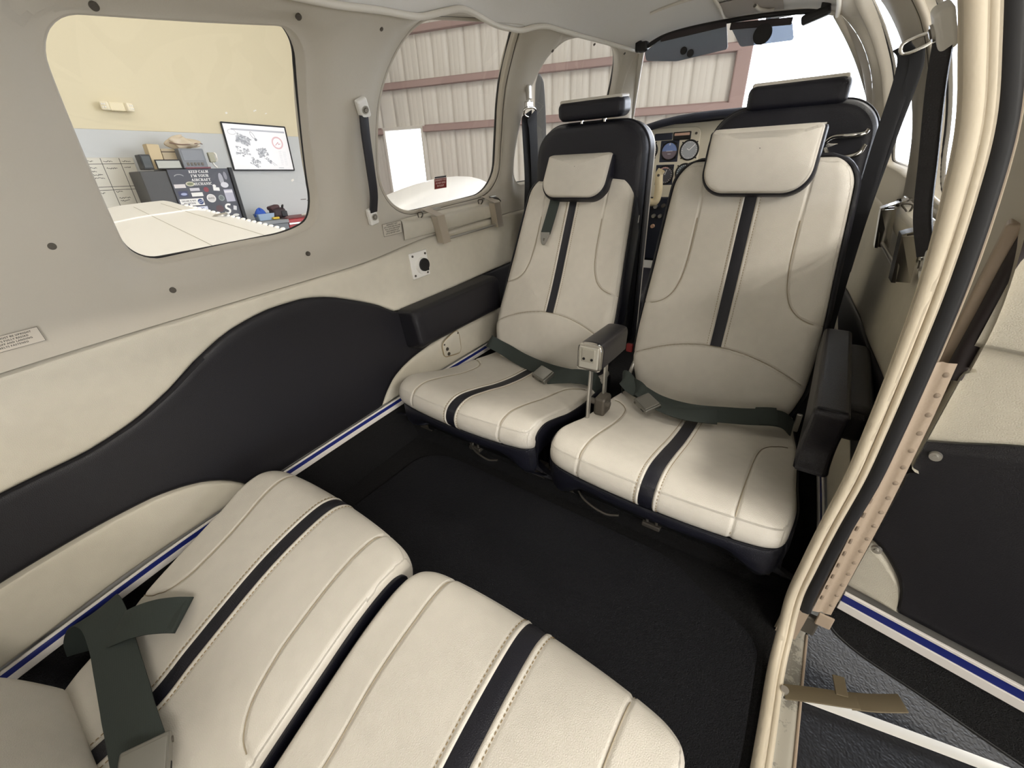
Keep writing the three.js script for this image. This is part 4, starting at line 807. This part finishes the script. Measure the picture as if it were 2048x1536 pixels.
// ================= outside: wings, engine, propeller =================
function wing(label, sx) {
  const t = thing('wing', label, 'wing'); const X = d => CX + sx * d;
  const le = d => lerp(-1.96, -1.84, clamp((d - 2.9) / 2.1, 0, 1)) - Math.max(0, 2.2 - d) * .25, te = d => lerp(.25, -.98, (d - .5) / 4.8), yTop = d => .105 * d + .003 - (sx > 0 ? .095 : 0);
  const top = (d, k) => { const z = lerp(le(d), te(d), k); return [X(d), yTop(d) - .045 - .035 * (k - .3) ** 2 + .045 * Math.sqrt(clamp(k / .12, 0, 1)) - .06 * Math.max(0, k - .55), z]; };
  const r0 = sx < 0 ? .62 : 1.02, skin = (k0, k1, d0, d1, n = 40) => grid(n, 20, (u, v) => top(lerp(d0, d1, u), lerp(k0, k1, v)));
  mesh('wing_skin', skin(0, .74, r0, 5.28), M.wing, t);
  mesh('lower_skin', grid(30, 12, (u, v) => { const p = top(lerp(r0, 5.28, u), v); return [p[0], p[1] - .14 * Math.sin(Math.PI * clamp(v + .04, 0, 1)) - .004, p[2]]; }), M.wing, t);
  mesh('tip_cap', grid(20, 10, (u, v) => { const p = top(5.28, u * .98); return [p[0] + sx * .1 * Math.sin(Math.PI * v / 2) * Math.sin(Math.PI * clamp(u * .9 + .08, 0, 1)), p[1] - .1 * v * Math.sin(Math.PI * u), p[2]]; }), M.wing, t);
  mesh('seam_line', tube([.0, .1, .3, .5, .74].map(k => { const p = top(4.55 + .0, k); return [p[0], p[1] + .002, p[2]]; }), .010, 40, 6), M.white, t);
  // aileron with pressed beads
  mesh('aileron', grid(260, 8, (u, v) => { const d = lerp(2.0, 4.53, u), k = lerp(.752, 1, v), p = top(d, k); return [p[0], p[1] - .012 + .006 * Math.pow(Math.abs(Math.sin(u * Math.PI * 44)), .7) * Math.sin(Math.PI * clamp(v * 1.1, 0, 1)), p[2]]; }), M.wing, t);
  mesh('hinge_gap', tube([2.0, 2.8, 3.6, 4.53].map(d => { const p = top(d, .746); return [p[0], p[1] - .006, p[2]]; }), .006, 60, 6), mat('#4a453c', .7), t);
  const rv = new THREE.SphereGeometry(.016, 8, 6); const g = [];
  for (let d = 2.3; d < 5.0; d += .085) { const p = top(d, .035), q = rv.clone(); q.scale(1, .8, 1.5); q.translate(p[0], p[1] + .004, p[2]); g.push(q); }
  if (sx < 0) { const pts = g.length; for (let i = 0; i < pts; i++) mesh('vortex_tab', setUV(clean(g[i])), M.white, t); }
  for (const k of [.2, .45]) mesh('panel_seam', tube([2.2, 3.2, 4.2, 5.1].map(d => { const p = top(d, k); return [p[0], p[1] + .0005, p[2]]; }), .0025, 60, 5), mat('#b5afa2', .5), t);
  mesh('fuel_cap', (() => { const p = top(4.15, .10); return cyl(.07, .075, .012, [p[0], p[1] + .004, p[2]], [.1, 0, 0], 28); })(), M.steel, t);
  return t;
}
const wingL = wing('cream painted wing outside the left windows with white engine nacelle', -1);
{ const t = new THREE.Group(); t.name = 'engine_nacelle'; t.userData.label = 'white engine nacelle'; t.position.set(-2.0, 0, 0); wingL.add(t);
  const prof = curve([[-3.1, .22], [-3.0, .29], [-2.6, .33], [-2.42, .31], [-2.37, .33], [-2.34, .41], [-2.2, .455], [-2.0, .445], [-1.7, .40], [-1.4, .34], [-1.0, .22], [-.6, .10], [-.45, .02]]);
  mesh('cowling', grid(40, 90, (u, v) => { const z = lerp(-3.1, -.45, v), a = u * 2 * Math.PI, h = prof(z), e = .7; const c = Math.cos(a), s = Math.sin(a); return [Math.sign(c) * Math.abs(c) ** e * .36 * Math.min(1, h / .3), .215 + Math.sign(s) * Math.abs(s) ** e * (s > 0 ? h : h * .6), z]; }), M.cowl, t);
  mesh('nose_plate', grid(24, 6, (u, v) => { const a = u * 2 * Math.PI; return [Math.cos(a) * .26 * v, .215 + Math.sin(a) * .22 * v, -3.1]; }), M.wing, t);
  mesh('spinner', new THREE.LatheGeometry([[0, .32], [.04, .30], [.09, .22], [.12, .1], [.13, 0]].map(p => new THREE.Vector2(...p)), 28).rotateX(-Math.PI / 2).translate(0, .28, -3.14), M.white, t); }
{ const t = new THREE.Group(); t.name = 'propeller'; t.userData.label = 'grey propeller with upright blade'; t.position.set(-2.0, .30, -3.26); wingL.add(t);
  for (const a of [0, 2.094, 4.189]) mesh('blade', (() => { const g = grid(16, 50, (u, v) => { const r = lerp(.08, .96, v), w = .075 * Math.pow(Math.sin(Math.PI * clamp(.12 + .8 * v, 0, 1)), .55) * Math.sqrt(clamp((1 - v) / .06, 0, 1)), c = Math.cos(u * 2 * Math.PI), s = Math.sin(u * 2 * Math.PI), tw = lerp(.7, .25, v); const x = c * w, z = s * .012; return [x * Math.cos(tw) - z * Math.sin(tw), r, x * Math.sin(tw) + z * Math.cos(tw)]; }); g.rotateZ(a); return g; })(), mat('#5e6064', .5), t);
  mesh('hub', cyl(.09, .1, .16, [0, 0, 0], [Math.PI / 2, 0, 0]), M.steel, t); }
const wingR = wing('wing root with black gritty walkway and white line below the open door', 1);
{ // wing root walkway under the open door
  const t = new THREE.Group(); t.name = 'walkway'; t.userData.label = 'black gritty walkway with a white painted line'; wingR.add(t);
  const pl = (x, z) => [x, -.062 + .06 * (x - .16), z];
  mesh('walk_surface', grid(20, 60, (u, v) => { const z = lerp(-1.5, .9, v); return pl(lerp(z < -.74 ? .228 : .155, .64, u), z); }), M.walk, t);
  mesh('painted_line', sweep([[.17, -.0575, -.556], [.25, -.053, -.569], [.35, -.047, -.585], [.60, -.032, -.622]], rectSection(.0085, .0015), 20), M.white, t);
  mesh('wing_body', rbox(.40, .1, 2.4, .03, [.43, -.113, -.3], [0, 0, .06]), M.wing, t); }

// ================= the hangar =================
const TILT = -3.2 * D;                              // the aircraft stands slightly nose-up in the hangar
function hangar(o, p, yaw = 0) { o.position.copy(V(...p).applyAxisAngle(V(1, 0, 0), TILT)); o.quaternion.setFromAxisAngle(V(1, 0, 0), TILT).multiply(new THREE.Quaternion().setFromAxisAngle(V(0, 1, 0), yaw)); return o; }
const FLOOR = -1.05, HX = -7.45;
const hf = hangar(struct('floor_hangar'), [0, FLOOR, 0]); mesh('slab', rbox(26, .2, 22, .02, [1, -.1, 0]), M.concrete, hf);
// painted wall: cream above, grey below
const wy = hangar(struct('wall_painted'), [HX, 0, 0]);
mesh('upper_paint', rbox(.12, 4.2, 9.9, .004, [-.06, 1.416 + 2.1, .1]), M.wallYellow, wy);
mesh('lower_paint', rbox(.118, 1.416 - FLOOR, 9.9, .004, [-.06, (1.416 + FLOOR) / 2, .1]), M.wallGrey, wy);
for (const [y, z, w, h] of [[1.68, -3.41, .03, .02], [1.735, -3.83, .05, .015], [1.71, -3.99, .03, .012], [.78, -4.15, .05, .03]]) mesh('paint_chip', rbox(.003, h, w, .001, [.0015, y, z], [.4, 0, 0]), M.white, wy);
for (const [y, z, w] of [[.61, -4.42, .04], [.59, -4.49, .03], [.48, -4.26, .10], [.46, -4.36, .08], [.33, -4.47, .05]]) mesh('scuff', rbox(.002, .012, w, .001, [.001, y, z]), M.dull, wy);
// corrugated sheet wall with girts
const YAW = 15.5 * D, n0 = V(.26535, .05382, .96265);
const wc = struct('wall_corrugated');
wc.quaternion.setFromAxisAngle(V(1, 0, 0), TILT).multiply(new THREE.Quaternion().setFromAxisAngle(V(0, 1, 0), YAW));
wc.position.copy(V(0, .82, 0).add(V(0, 0, -8).applyQuaternion(wc.quaternion)));
// local: x along the wall, y up (0 at eye height), z towards the aircraft
const doorA = [-5.42, -4.58, .76], FL = FLOOR - .82;
const corr = (x0, x1, y0, y1) => {                 // sheet with narrow ribs every 0.305 m
  const xs = []; for (let x = Math.ceil(x0 / .305) * .305; x <= x1; x += .305) xs.push(x);
  const pr = [[x0, 0]]; for (const x of xs) pr.push([x - .03, 0], [x - .014, .03], [x + .014, .03], [x + .03, 0], [x + .1, 0], [x + .11, .006], [x + .12, 0], [x + .19, 0], [x + .20, .006], [x + .21, 0]); pr.push([x1, 0]);
  const q = pr.filter((p, i) => p[0] >= x0 - 1e-6 && p[0] <= x1 + 1e-6); return rows([q.map(p => [p[0], y0, -p[1]]), q.map(p => [p[0], y1, -p[1]])]);
};
for (const [a, b, c, d] of [[-10, doorA[0], FL, 4], [doorA[0], doorA[1], doorA[2], 4], [doorA[1], .62, FL, 4], [.62, 11, 3.4, 4]]) mesh('sheet', corr(a, b, c, d), M.sheet, wc);
const girt = (x0, x1, y) => mesh('girt', merge([rbox(x1 - x0, .085, .008, .002, [(x0 + x1) / 2, y, .10]), rbox(x1 - x0, .008, .10, .002, [(x0 + x1) / 2, y - .042, .05]), rbox(x1 - x0, .03, .008, .002, [(x0 + x1) / 2, y + .055, .02])]), M.girt, wc);
girt(-10, .62, 2.16); girt(-10, .62, 1.41); girt(doorA[1] + .03, .62, .72); girt(-10, doorA[0], .72); girt(doorA[1] + .03, .62, -.5);
mesh('door_frame', merge([rbox(.05, doorA[2] - FL, .14, .004, [doorA[0] + .01, (doorA[2] + FL) / 2, .02]), rbox(.05, doorA[2] - FL, .14, .004, [doorA[1], (doorA[2] + FL) / 2, .02]), rbox(.9, .05, .14, .004, [-5, doorA[2], .02])]), M.sheet, wc);
mesh('edge_column', rbox(.2, 5, .2, .02, [.66, .9, .0]), M.girt, wc);
{ const t = thing('parts_bench', 'grey bench with bottle and parts against the corrugated wall', 'workbench'); t.quaternion.copy(wc.quaternion); t.position.copy(V(-3.9, -.45, .62).applyQuaternion(wc.quaternion).add(wc.position));
  mesh('bench_top', rbox(1.5, .06, .5, .01, [.2, 0, 0]), M.girt, t); mesh('bench_front', rbox(1.5, .2, .04, .01, [.2, -.13, .22]), M.sheet, t); mesh('bottle', new THREE.LatheGeometry([[0, 0], [.045, 0], [.05, .02], [.05, .16], [.018, .24], [.018, .30], [0, .30]].map(p => new THREE.Vector2(...p)), 20).translate(.1, .03, 0), M.white, t); mesh('part', rbox(.35, .1, .2, .03, [-.25, .08, 0]), M.dull, t);
  for (const x of [-.5, .9]) mesh('leg', rbox(.06, 1, .06, .01, [x, -.5, 0]), M.girt, t); }
// the rest of the shell: aft wall, side wall beyond, roof
const wa = hangar(struct('wall_hangar_aft'), [0, 0, 8.5]); mesh('panel', rbox(24, 6, .12, .01, [1, 1.9, 0]), M.sheet, wa);
const wo = hangar(struct('wall_hangar_outer'), [-10.2, 0, 0]); mesh('panel', rbox(.12, 6, 19, .01, [0, 1.9, 0]), M.sheet, wo);
// starboard side: a wide bay door stands open to the daylight
const wr = hangar(struct('wall_hangar_right'), [10.5, 0, 0]);
mesh('panel', merge([rbox(.12, 3.1, 19, .01, [0, 3.35, 0]), rbox(.12, 3.0, 11.9, .01, [0, .4, -3.5]), rbox(.12, 3.4, 2.5, .01, [0, .62, 8])]), M.sheet, wr);
mesh('door_jamb', rbox(.2, 3.4, .2, .02, [0, .62, 2.4]), M.girt, wr); mesh('door_jamb', rbox(.2, 3.4, .2, .02, [0, .62, 6.8]), M.girt, wr);
const hr = hangar(struct('ceiling_hangar'), [0, 4.85, 0]); mesh('panel', rbox(22, .1, 20, .01, [0, .05, -1]), M.roof, hr);

// things on the painted wall
const onWall = (o, y, z, off = 0) => hangar(o, [HX + off, y, z], Math.PI / 2);
{ const t = onWall(thing('emergency_light', 'cream twin-head emergency light high on the yellow wall', 'emergency light'), 1.656, -2.13, .05); t.scale.setScalar(1.064);
  mesh('housing', rbox(.14, .085, .06, .01), mat('#e8ddbd', .5), t); for (const s of [-1, 1]) { mesh('lamp_head', rbox(.075, .085, .05, .012, [s * .11, 0, .025], [0, s * .5, 0]), mat('#efe6cc', .45), t);
    for (let i = 0; i < 3; i++) for (let j = 0; j < 2; j++) mesh('lens', rbox(.014, .016, .006, .003, [s * .118 + (i - 1) * .02, (j - .5) * .03, .052 - Math.abs(i - 1) * .003], [0, s * .5, 0]), M.white, t); } }
{ const t = onWall(thing('framed_poster', 'framed white poster with exploded engine drawing on the wall', 'poster'), 1.243, -3.748, .02); t.rotateZ(-.022); t.scale.setScalar(1.064);
  const tex = canvasTex(1024, 680, (g, w, h) => {
    g.fillStyle = '#f0eff0'; g.fillRect(0, 0, w, h); g.fillStyle = '#a9a9b0'; g.fillRect(110, 62, w - 130, 26); g.strokeStyle = '#8e8c90'; g.lineWidth = 5; g.beginPath(); g.ellipse(110, 118, 62, 38, 0, 0, 7); g.stroke();
    let s = 5; const r = () => (s = (s * 16807) % 2147483647) / 2147483647;
    const blob = (x, y, bw, bh, n, rot) => { g.save(); g.translate(x, y); g.rotate(rot); for (let i = 0; i < n; i++) { const k = 120 + r() * 90 | 0; g.fillStyle = `rgb(${k},${k},${k + 3})`; const a = (r() - .5) * bw, b = (r() - .5) * bh, q = 8 + r() * bw * .12; g.fillRect(a, b, q, q * .7); g.strokeStyle = '#6f6f74'; g.lineWidth = 2; g.strokeRect(a, b, q, q * .7); } g.restore(); };
    blob(255, 215, 220, 130, 150, .35); blob(520, 405, 160, 130, 110, -.2); blob(190, 400, 220, 130, 34, .2); blob(370, 560, 150, 110, 60, .5); blob(600, 520, 120, 50, 40, .7);
    g.strokeStyle = '#77777c'; g.lineWidth = 7; g.beginPath(); g.ellipse(430, 150, 22, 55, -.5, 0, 7); g.stroke(); g.fillStyle = '#77777c'; g.beginPath(); g.arc(470, 215, 22, 0, 7); g.fill();
    g.lineWidth = 5; g.beginPath(); g.moveTo(620, 520); g.lineTo(735, 615); g.moveTo(640, 560); g.lineTo(700, 620); g.stroke();
    g.strokeStyle = '#d9aeb0'; g.lineWidth = 24; g.beginPath(); g.arc(835, 250, 88, 0, 7); g.stroke(); g.lineWidth = 10; g.strokeStyle = '#c98f93'; g.beginPath(); g.moveTo(790, 290); g.lineTo(845, 240); g.lineTo(850, 275); g.lineTo(885, 260); g.stroke();
    g.fillStyle = '#c4c4ca'; for (let i = 0; i < 26; i++) g.fillRect(820 + (i % 2) * 70, 380 + i * 9, 40 + r() * 20, 3); g.fillStyle = '#77777c'; g.fillRect(760, 650, 90, 6); });
  const [g, m] = print(.86, .555, tex, .25); mesh('print', g, m, t).position.z = .006;
  const W = .885, H = .58, b = .012; mesh('frame', merge([rbox(W, b, .025, .003, [0, H / 2, 0]), rbox(W, b, .025, .003, [0, -H / 2, 0]), rbox(b, H, .025, .003, [W / 2, 0, 0]), rbox(b, H, .025, .003, [-W / 2, 0, 0])]), M.black, t); mesh('backing', rbox(W, H, .008, .002, [0, 0, -.008]), M.black, t); }
{ const t = onWall(thing('whiteboard', 'white job board with hand-written columns on the grey wall', 'whiteboard'), .836, -1.663, .015); t.scale.setScalar(1.064);
  const tex = canvasTex(1024, 680, (g, w, h) => { g.fillStyle = '#d3d0c4'; g.fillRect(0, 0, w, h); g.strokeStyle = '#35332f'; g.lineWidth = 7; for (const x of [190, 420, 640, 860]) { g.beginPath(); g.moveTo(x, 0); g.lineTo(x, h); g.stroke(); } for (const y of [78, 395, 440]) { g.beginPath(); g.moveTo(0, y); g.lineTo(w, y); g.stroke(); }
    let s = 9; const r = () => (s = (s * 16807) % 2147483647) / 2147483647; g.lineWidth = 6; g.strokeStyle = '#2e2c2a'; const scrib = (x, y, n) => { g.beginPath(); g.moveTo(x, y); for (let i = 1; i < n; i++) g.lineTo(x + i * 9, y + (r() - .5) * 20); g.stroke(); };
    for (const x of [210, 440, 660, 880]) scrib(x, 42, 13); for (const [x, y, n] of [[210, 130, 8], [440, 130, 14], [440, 180, 12], [440, 225, 18], [445, 270, 18], [670, 140, 15], [210, 210, 8], [880, 130, 10], [660, 470, 10], [670, 560, 16], [670, 600, 14], [450, 480, 10]]) scrib(x, y, n); });
  const [g, m] = print(.80, .51, tex, .35); mesh('writing_surface', g, m, t).position.z = .008; mesh('board', rbox(.815, .525, .014, .004), mat('#c6c3b8', .5), t); mesh('pen_tray', rbox(.5, .012, .05, .003, [0, -.262, .025]), M.steel, t); }
{ const t = hangar(thing('tool_chest', 'dark tool chest with its end covered in white stickers', 'tool chest'), [-7.2215, 0, -2.64]);
  const top = .965, bot = .05, fw = .74;
  mesh('body', rbox(.44, top - FLOOR, fw, .01, [0, (top + FLOOR) / 2, 0]), mat('#3a3c44', .5), t);
  mesh('side_case', rbox(.40, .42, .30, .01, [.0, top - .225, .50]), mat('#4a4a4b', .5), t); mesh('side_tray', rbox(.5, .1, .46, .01, [.05, .50, .50]), mat('#3c4668', .5), t);
  mesh('corner_post', rbox(.05, top - bot, .05, .008, [.22, (top + bot) / 2 + .01, -.385]), M.black, t);
  const tex = canvasTex(1024, 1024, (g, w, h) => {
    g.fillStyle = '#4b4d57'; g.fillRect(0, 0, w, h); g.textAlign = 'center'; g.fillStyle = '#f4f3f1'; g.font = 'bold 62px serif'; ['KEEP CALM', "I'M YOUR", 'AIRCRAFT', 'MECHANIC'].forEach((s, i) => g.fillText(s, 490, 62 + i * 68, 330));
    const box = (x, y, a, b, c, rot = 0) => { g.save(); g.translate(x, y); g.rotate(rot); g.fillStyle = c; g.fillRect(-a / 2, -b / 2, a, b); g.restore(); }, oval = (x, y, a, b, c) => { g.fillStyle = c; g.beginPath(); g.ellipse(x, y, a, b, 0, 0, 7); g.fill(); };
    g.strokeStyle = '#9a9a9c'; g.lineWidth = 14; g.beginPath(); g.ellipse(150, 110, 70, 30, 0, Math.PI, 0); g.stroke();
    box(110, 270, 180, 62, '#d8d2d3'); oval(285, 240, 72, 40, '#c9c5b0'); oval(285, 240, 52, 24, '#7e8468'); box(330, 335, 160, 50, '#cfccd4'); box(345, 420, 190, 66, '#f0efec'); box(120, 400, 150, 90, '#3c4060'); oval(130, 405, 50, 22, '#a8b0d0');
    box(220, 545, 390, 120, '#f2f1ee'); g.fillStyle = '#2c2b30'; g.font = 'bold 36px sans-serif'; g.fillText('FAILURE IS NOT', 170, 535, 240); g.fillText('AN OPTION', 170, 578, 200); oval(360, 545, 48, 48, '#2f4478'); g.strokeStyle = '#e6e8ee'; g.lineWidth = 6; g.beginPath(); g.ellipse(360, 545, 40, 14, -.3, 0, 7); g.stroke();
    box(300, 685, 290, 110, '#dfe3f4'); g.fillStyle = '#35427e'; g.font = 'bold 44px sans-serif'; g.fillText('RED TAG', 300, 675, 230); g.fillText('AIR WING', 300, 722, 240); box(230, 800, 250, 60, '#eeeeec');
    oval(520, 345, 44, 44, '#8e3f48'); oval(560, 500, 80, 74, '#e8e6e4'); oval(560, 500, 64, 60, '#d9d6d6'); g.fillStyle = '#5c5a58'; g.font = 'bold 46px sans-serif'; g.fillText('AVIO', 560, 516, 110); oval(740, 505, 54, 54, '#8f9796'); oval(740, 505, 38, 38, '#6d7574'); box(700, 345, 110, 60, '#f2f2f2', .1); oval(680, 290, 30, 26, '#efefef');
    box(900, 470, 160, 220, '#b9b8c8'); box(900, 400, 150, 40, '#e4e2ea'); oval(840, 180, 40, 110, '#a9a9b4'); oval(870, 280, 70, 50, '#d6d6de'); oval(930, 120, 30, 70, '#8d8d98'); g.fillStyle = '#f6f6f4'; g.font = 'italic bold 260px sans-serif'; g.fillText('S', 770, 800, 220); box(930, 700, 60, 80, '#dcdce0', .3); oval(650, 690, 70, 60, '#5d4448'); oval(560, 830, 70, 40, '#8d928e'); oval(910, 830, 60, 24, '#d9d9d6'); });
  const [g, m] = print(fw - .01, fw - .01, tex, .5); const pm = mesh('sticker_face', g, m, t); pm.rotation.y = Math.PI / 2; pm.position.set(.2215, top - (fw - .01) / 2 - .005, 0); }
const onTop = (n, l, c, z, x = .2, y = .967) => hangar(thing(n, l, c), [-7.32 + x, y, z], Math.PI / 2);
{ const t = onTop('drawer_organizer', 'blue-grey small parts drawer box on top of the tool chest', 'drawer box', -2.63); mesh('case', rbox(.29, .235, .2, .012, [0, .118, 0]), mat('#7c8086', .5), t); for (let i = 0; i < 5; i++) mesh('drawer_pull', rbox(.028, .035, .012, .004, [-.085 + i * .042, .055, .1]), M.dull, t); mesh('base_band', rbox(.30, .02, .21, .004, [.02, .01, 0]), mat('#7a4a52', .5), t); mesh('lid_panel', rbox(.24, .12, .006, .003, [0, .155, .101]), mat('#878b92', .5), t); }
{ const t = onTop('picture_frame', 'small dark frame with pale face leaning on the tool chest top', 'picture frame', -2.33, .3); t.rotateX(-.1); mesh('frame', merge([rbox(.28, .012, .015, .003, [0, .103, 0]), rbox(.28, .012, .015, .003, [0, .006, 0]), rbox(.012, .1, .015, .003, [-.134, .055, 0]), rbox(.012, .1, .015, .003, [.134, .055, 0])]), M.black, t); mesh('face', rbox(.26, .09, .008, .002, [0, .055, -.002]), mat('#b5b7b0', .5), t); }
{ const t = onTop('cardboard_box', 'tall beige carton standing on the left of the tool chest', 'box', -2.235, .18); t.rotateZ(-.04); mesh('carton', rbox(.13, .275, .14, .006, [0, .138, 0]), mat('#cdbb98', .7), t); mesh('flap', rbox(.125, .004, .13, .001, [0, .277, 0]), mat('#bda983', .7), t); }
{ const t = onTop('cardboard_box', 'short beige carton with dark edges behind the parts drawer box', 'box', -2.42, .10); mesh('carton', rbox(.17, .235, .16, .006, [0, .118, 0]), mat('#bcae94', .7), t); mesh('strap', rbox(.175, .012, .165, .004, [0, .20, 0]), mat('#5c5048', .6), t); }
{ const t = onTop('black_case', 'small black case at the left end of the tool chest top', 'case', -2.11, .2); mesh('shell', rbox(.11, .165, .16, .01, [0, .083, 0]), mat('#35373a', .5), t); mesh('front_panel', rbox(.085, .13, .008, .004, [0, .083, .081]), mat('#454a4b', .4), t); }
{ const t = onTop('plastic_bag', 'crumpled clear plastic zip bag lying on the parts drawer box', 'bag', -2.62, .2, 1.205); const bg = grid(40, 24, (u, v) => { const a = u * 2 * Math.PI, b = (v - .5) * Math.PI, k = 1 + .16 * Math.sin(a * 3 + v * 9) + .1 * Math.sin(a * 7 - v * 5); return [Math.cos(a) * Math.cos(b) * .185 * k, .06 + Math.sin(b) * .062 * (1.1 - .35 * Math.cos(a)) + .01 * Math.sin(a * 5), Math.sin(a) * Math.cos(b) * .09 * k]; }); mesh('film', bg, mat('#e9dcc6', .25, { transmission: .35, thickness: 0, side: THREE.DoubleSide }), t); mesh('zip', tube([[-.19, .06, .06], [-.08, .04, .095], [.04, .045, .095], [.13, .06, .07], [.2, .055, .02]], .006, 40, 6), mat('#7d6257', .5), t); }
{ const t = onTop('handset', 'grey wall handset on a white bracket right of the drawer box', 'handset', -2.88, .22); mesh('body', rbox(.075, .12, .05, .012, [0, .135, 0]), mat('#aaa894', .5), t); mesh('receiver', tube([[.045, .19, .01], [.056, .17, .025], [.052, .14, .03], [.056, .11, .02], [.045, .09, .01]], .012, 30, 8), M.white, t); mesh('bracket', tube([[.0, .08, 0], [.005, .05, 0], [.03, .01, .01]], .012, 20, 8), M.white, t); }
{ const t = hangar(thing('tool_cabinet', 'red tool cabinet top at the right edge of the rear window view', 'tool cabinet'), [-7.18, 0, -4.12], Math.PI / 2); mesh('cabinet', rbox(1.0, .235 - FLOOR, .5, .01, [0, (.235 + FLOOR) / 2, 0]), mat('#a8262a', .4), t); mesh('top_tray', rbox(1.0, .02, .5, .006, [0, .245, 0]), mat('#6d2a2c', .5), t); mesh('rail', rbox(1.0, .03, .02, .006, [0, .17, .255]), M.steel, t); mesh('rag', rbox(.12, .03, .1, .012, [-.1, .268, .12], [0, .4, 0]), M.white, t); }
{ const t = hangar(thing('workbench', 'plain grey bench below the stickers, hidden mostly by the wing', 'workbench'), [-7.12, 0, -3.33], Math.PI / 2); mesh('top', rbox(.5, .05, .6, .01, [0, .225, 0]), mat('#8e9296', .6), t); mesh('cabinet', rbox(.48, .2 - FLOOR, .56, .01, [0, (.2 + FLOOR) / 2, 0]), mat('#7b8085', .6), t); }
{ const t = hangar(thing('storage_bin', 'pale blue plastic bin filled with blue cloth on the bench', 'bin'), [-7.06, .252, -3.34], Math.PI / 2); const o = roundPoly([[-.13, -.08, .02], [.13, -.08, .02], [.13, .08, .02], [-.13, .08, .02]], 4); mesh('tub', rows([[.85, 0], [.88, .004], [1, .09], [1.03, .095], [.97, .09], [.86, .01], [.01, .008]].map(([k, y]) => [...o, o[0]].map(p => [p[0] * k, y, p[1] * k]))), mat('#9db3cc', .4), t); mesh('cloth', grid(20, 12, (u, v) => { const a = u * 2 * Math.PI, b = v * Math.PI / 2; return [-.05 + Math.cos(a) * Math.cos(b) * .09, .06 + Math.sin(b) * (.1 + .02 * Math.sin(a * 3)), Math.sin(a) * Math.cos(b) * .06]; }), mat('#2f57b5', .7), t); mesh('yellow_item', rbox(.1, .03, .06, .01, [.12, .02, .09]), mat('#d9b93c', .5), t); }
{ const t = hangar(thing('tool_bag', 'dark brown and black tool bag on the bench beside the blue bin', 'bag'), [-7.06, .262, -3.56], Math.PI / 2); mesh('bag_body', rbox(.22, .15, .16, .05, [0, .075, 0]), mat('#33252a', .6), t); mesh('bag_lid', rbox(.16, .06, .14, .03, [-.05, .155, 0], [0, 0, .2]), mat('#4a3034', .6), t); mesh('handle', tube([[.06, .14, .07], [.08, .18, .06], [.10, .16, -.02], [.1, .1, -.04]], .01, 24, 8), M.black, t); mesh('pocket', rbox(.09, .08, .02, .01, [.06, .06, .085]), mat('#25262b', .6), t); }

// hangar ceiling lamps: panel and light of the same size
const lampHex = '#fff8ec';
for (const [x, z] of [[-4.6, -3.2], [-4.6, 1.2], [1.6, 2.6], [2.2, -3.8], [6.2, 2.4], [5.4, 5.0], [7.6, .8], [7.6, 3.2], [7.6, 6]]) {
  const t = hangar(thing('hangar_lamp', 'long ceiling lamp panel of the hangar', 'lamp', [0, 0, 0], 'ceiling lamps of the hangar'), [x, 4.75, z]);
  mesh('housing', rbox(.5, .08, 2.0, .02, [0, .03, 0]), M.white, t);
  const m = mesh('diffuser', rbox(.44, .012, 1.9, .004, [0, -.016, 0]), mat(lampHex, .6, { emissive: new THREE.Color(lampHex), emissiveIntensity: 3 }), t);
  const l = new THREE.RectAreaLight(lampHex, x > 2 ? LAMP_BAY : LAMP, .44, 1.9); l.name = 'lamp_light'; l.position.set(0, -.03, 0); l.rotation.x = -Math.PI / 2; t.add(l);
}
// ground outside the open hangar door
const apron = hangar(struct('ground_apron'), [10, FLOOR - .26, -10]); mesh('slab', rbox(110, .1, 110, .01), M.apron, apron);

renderer.render(scene, camera);
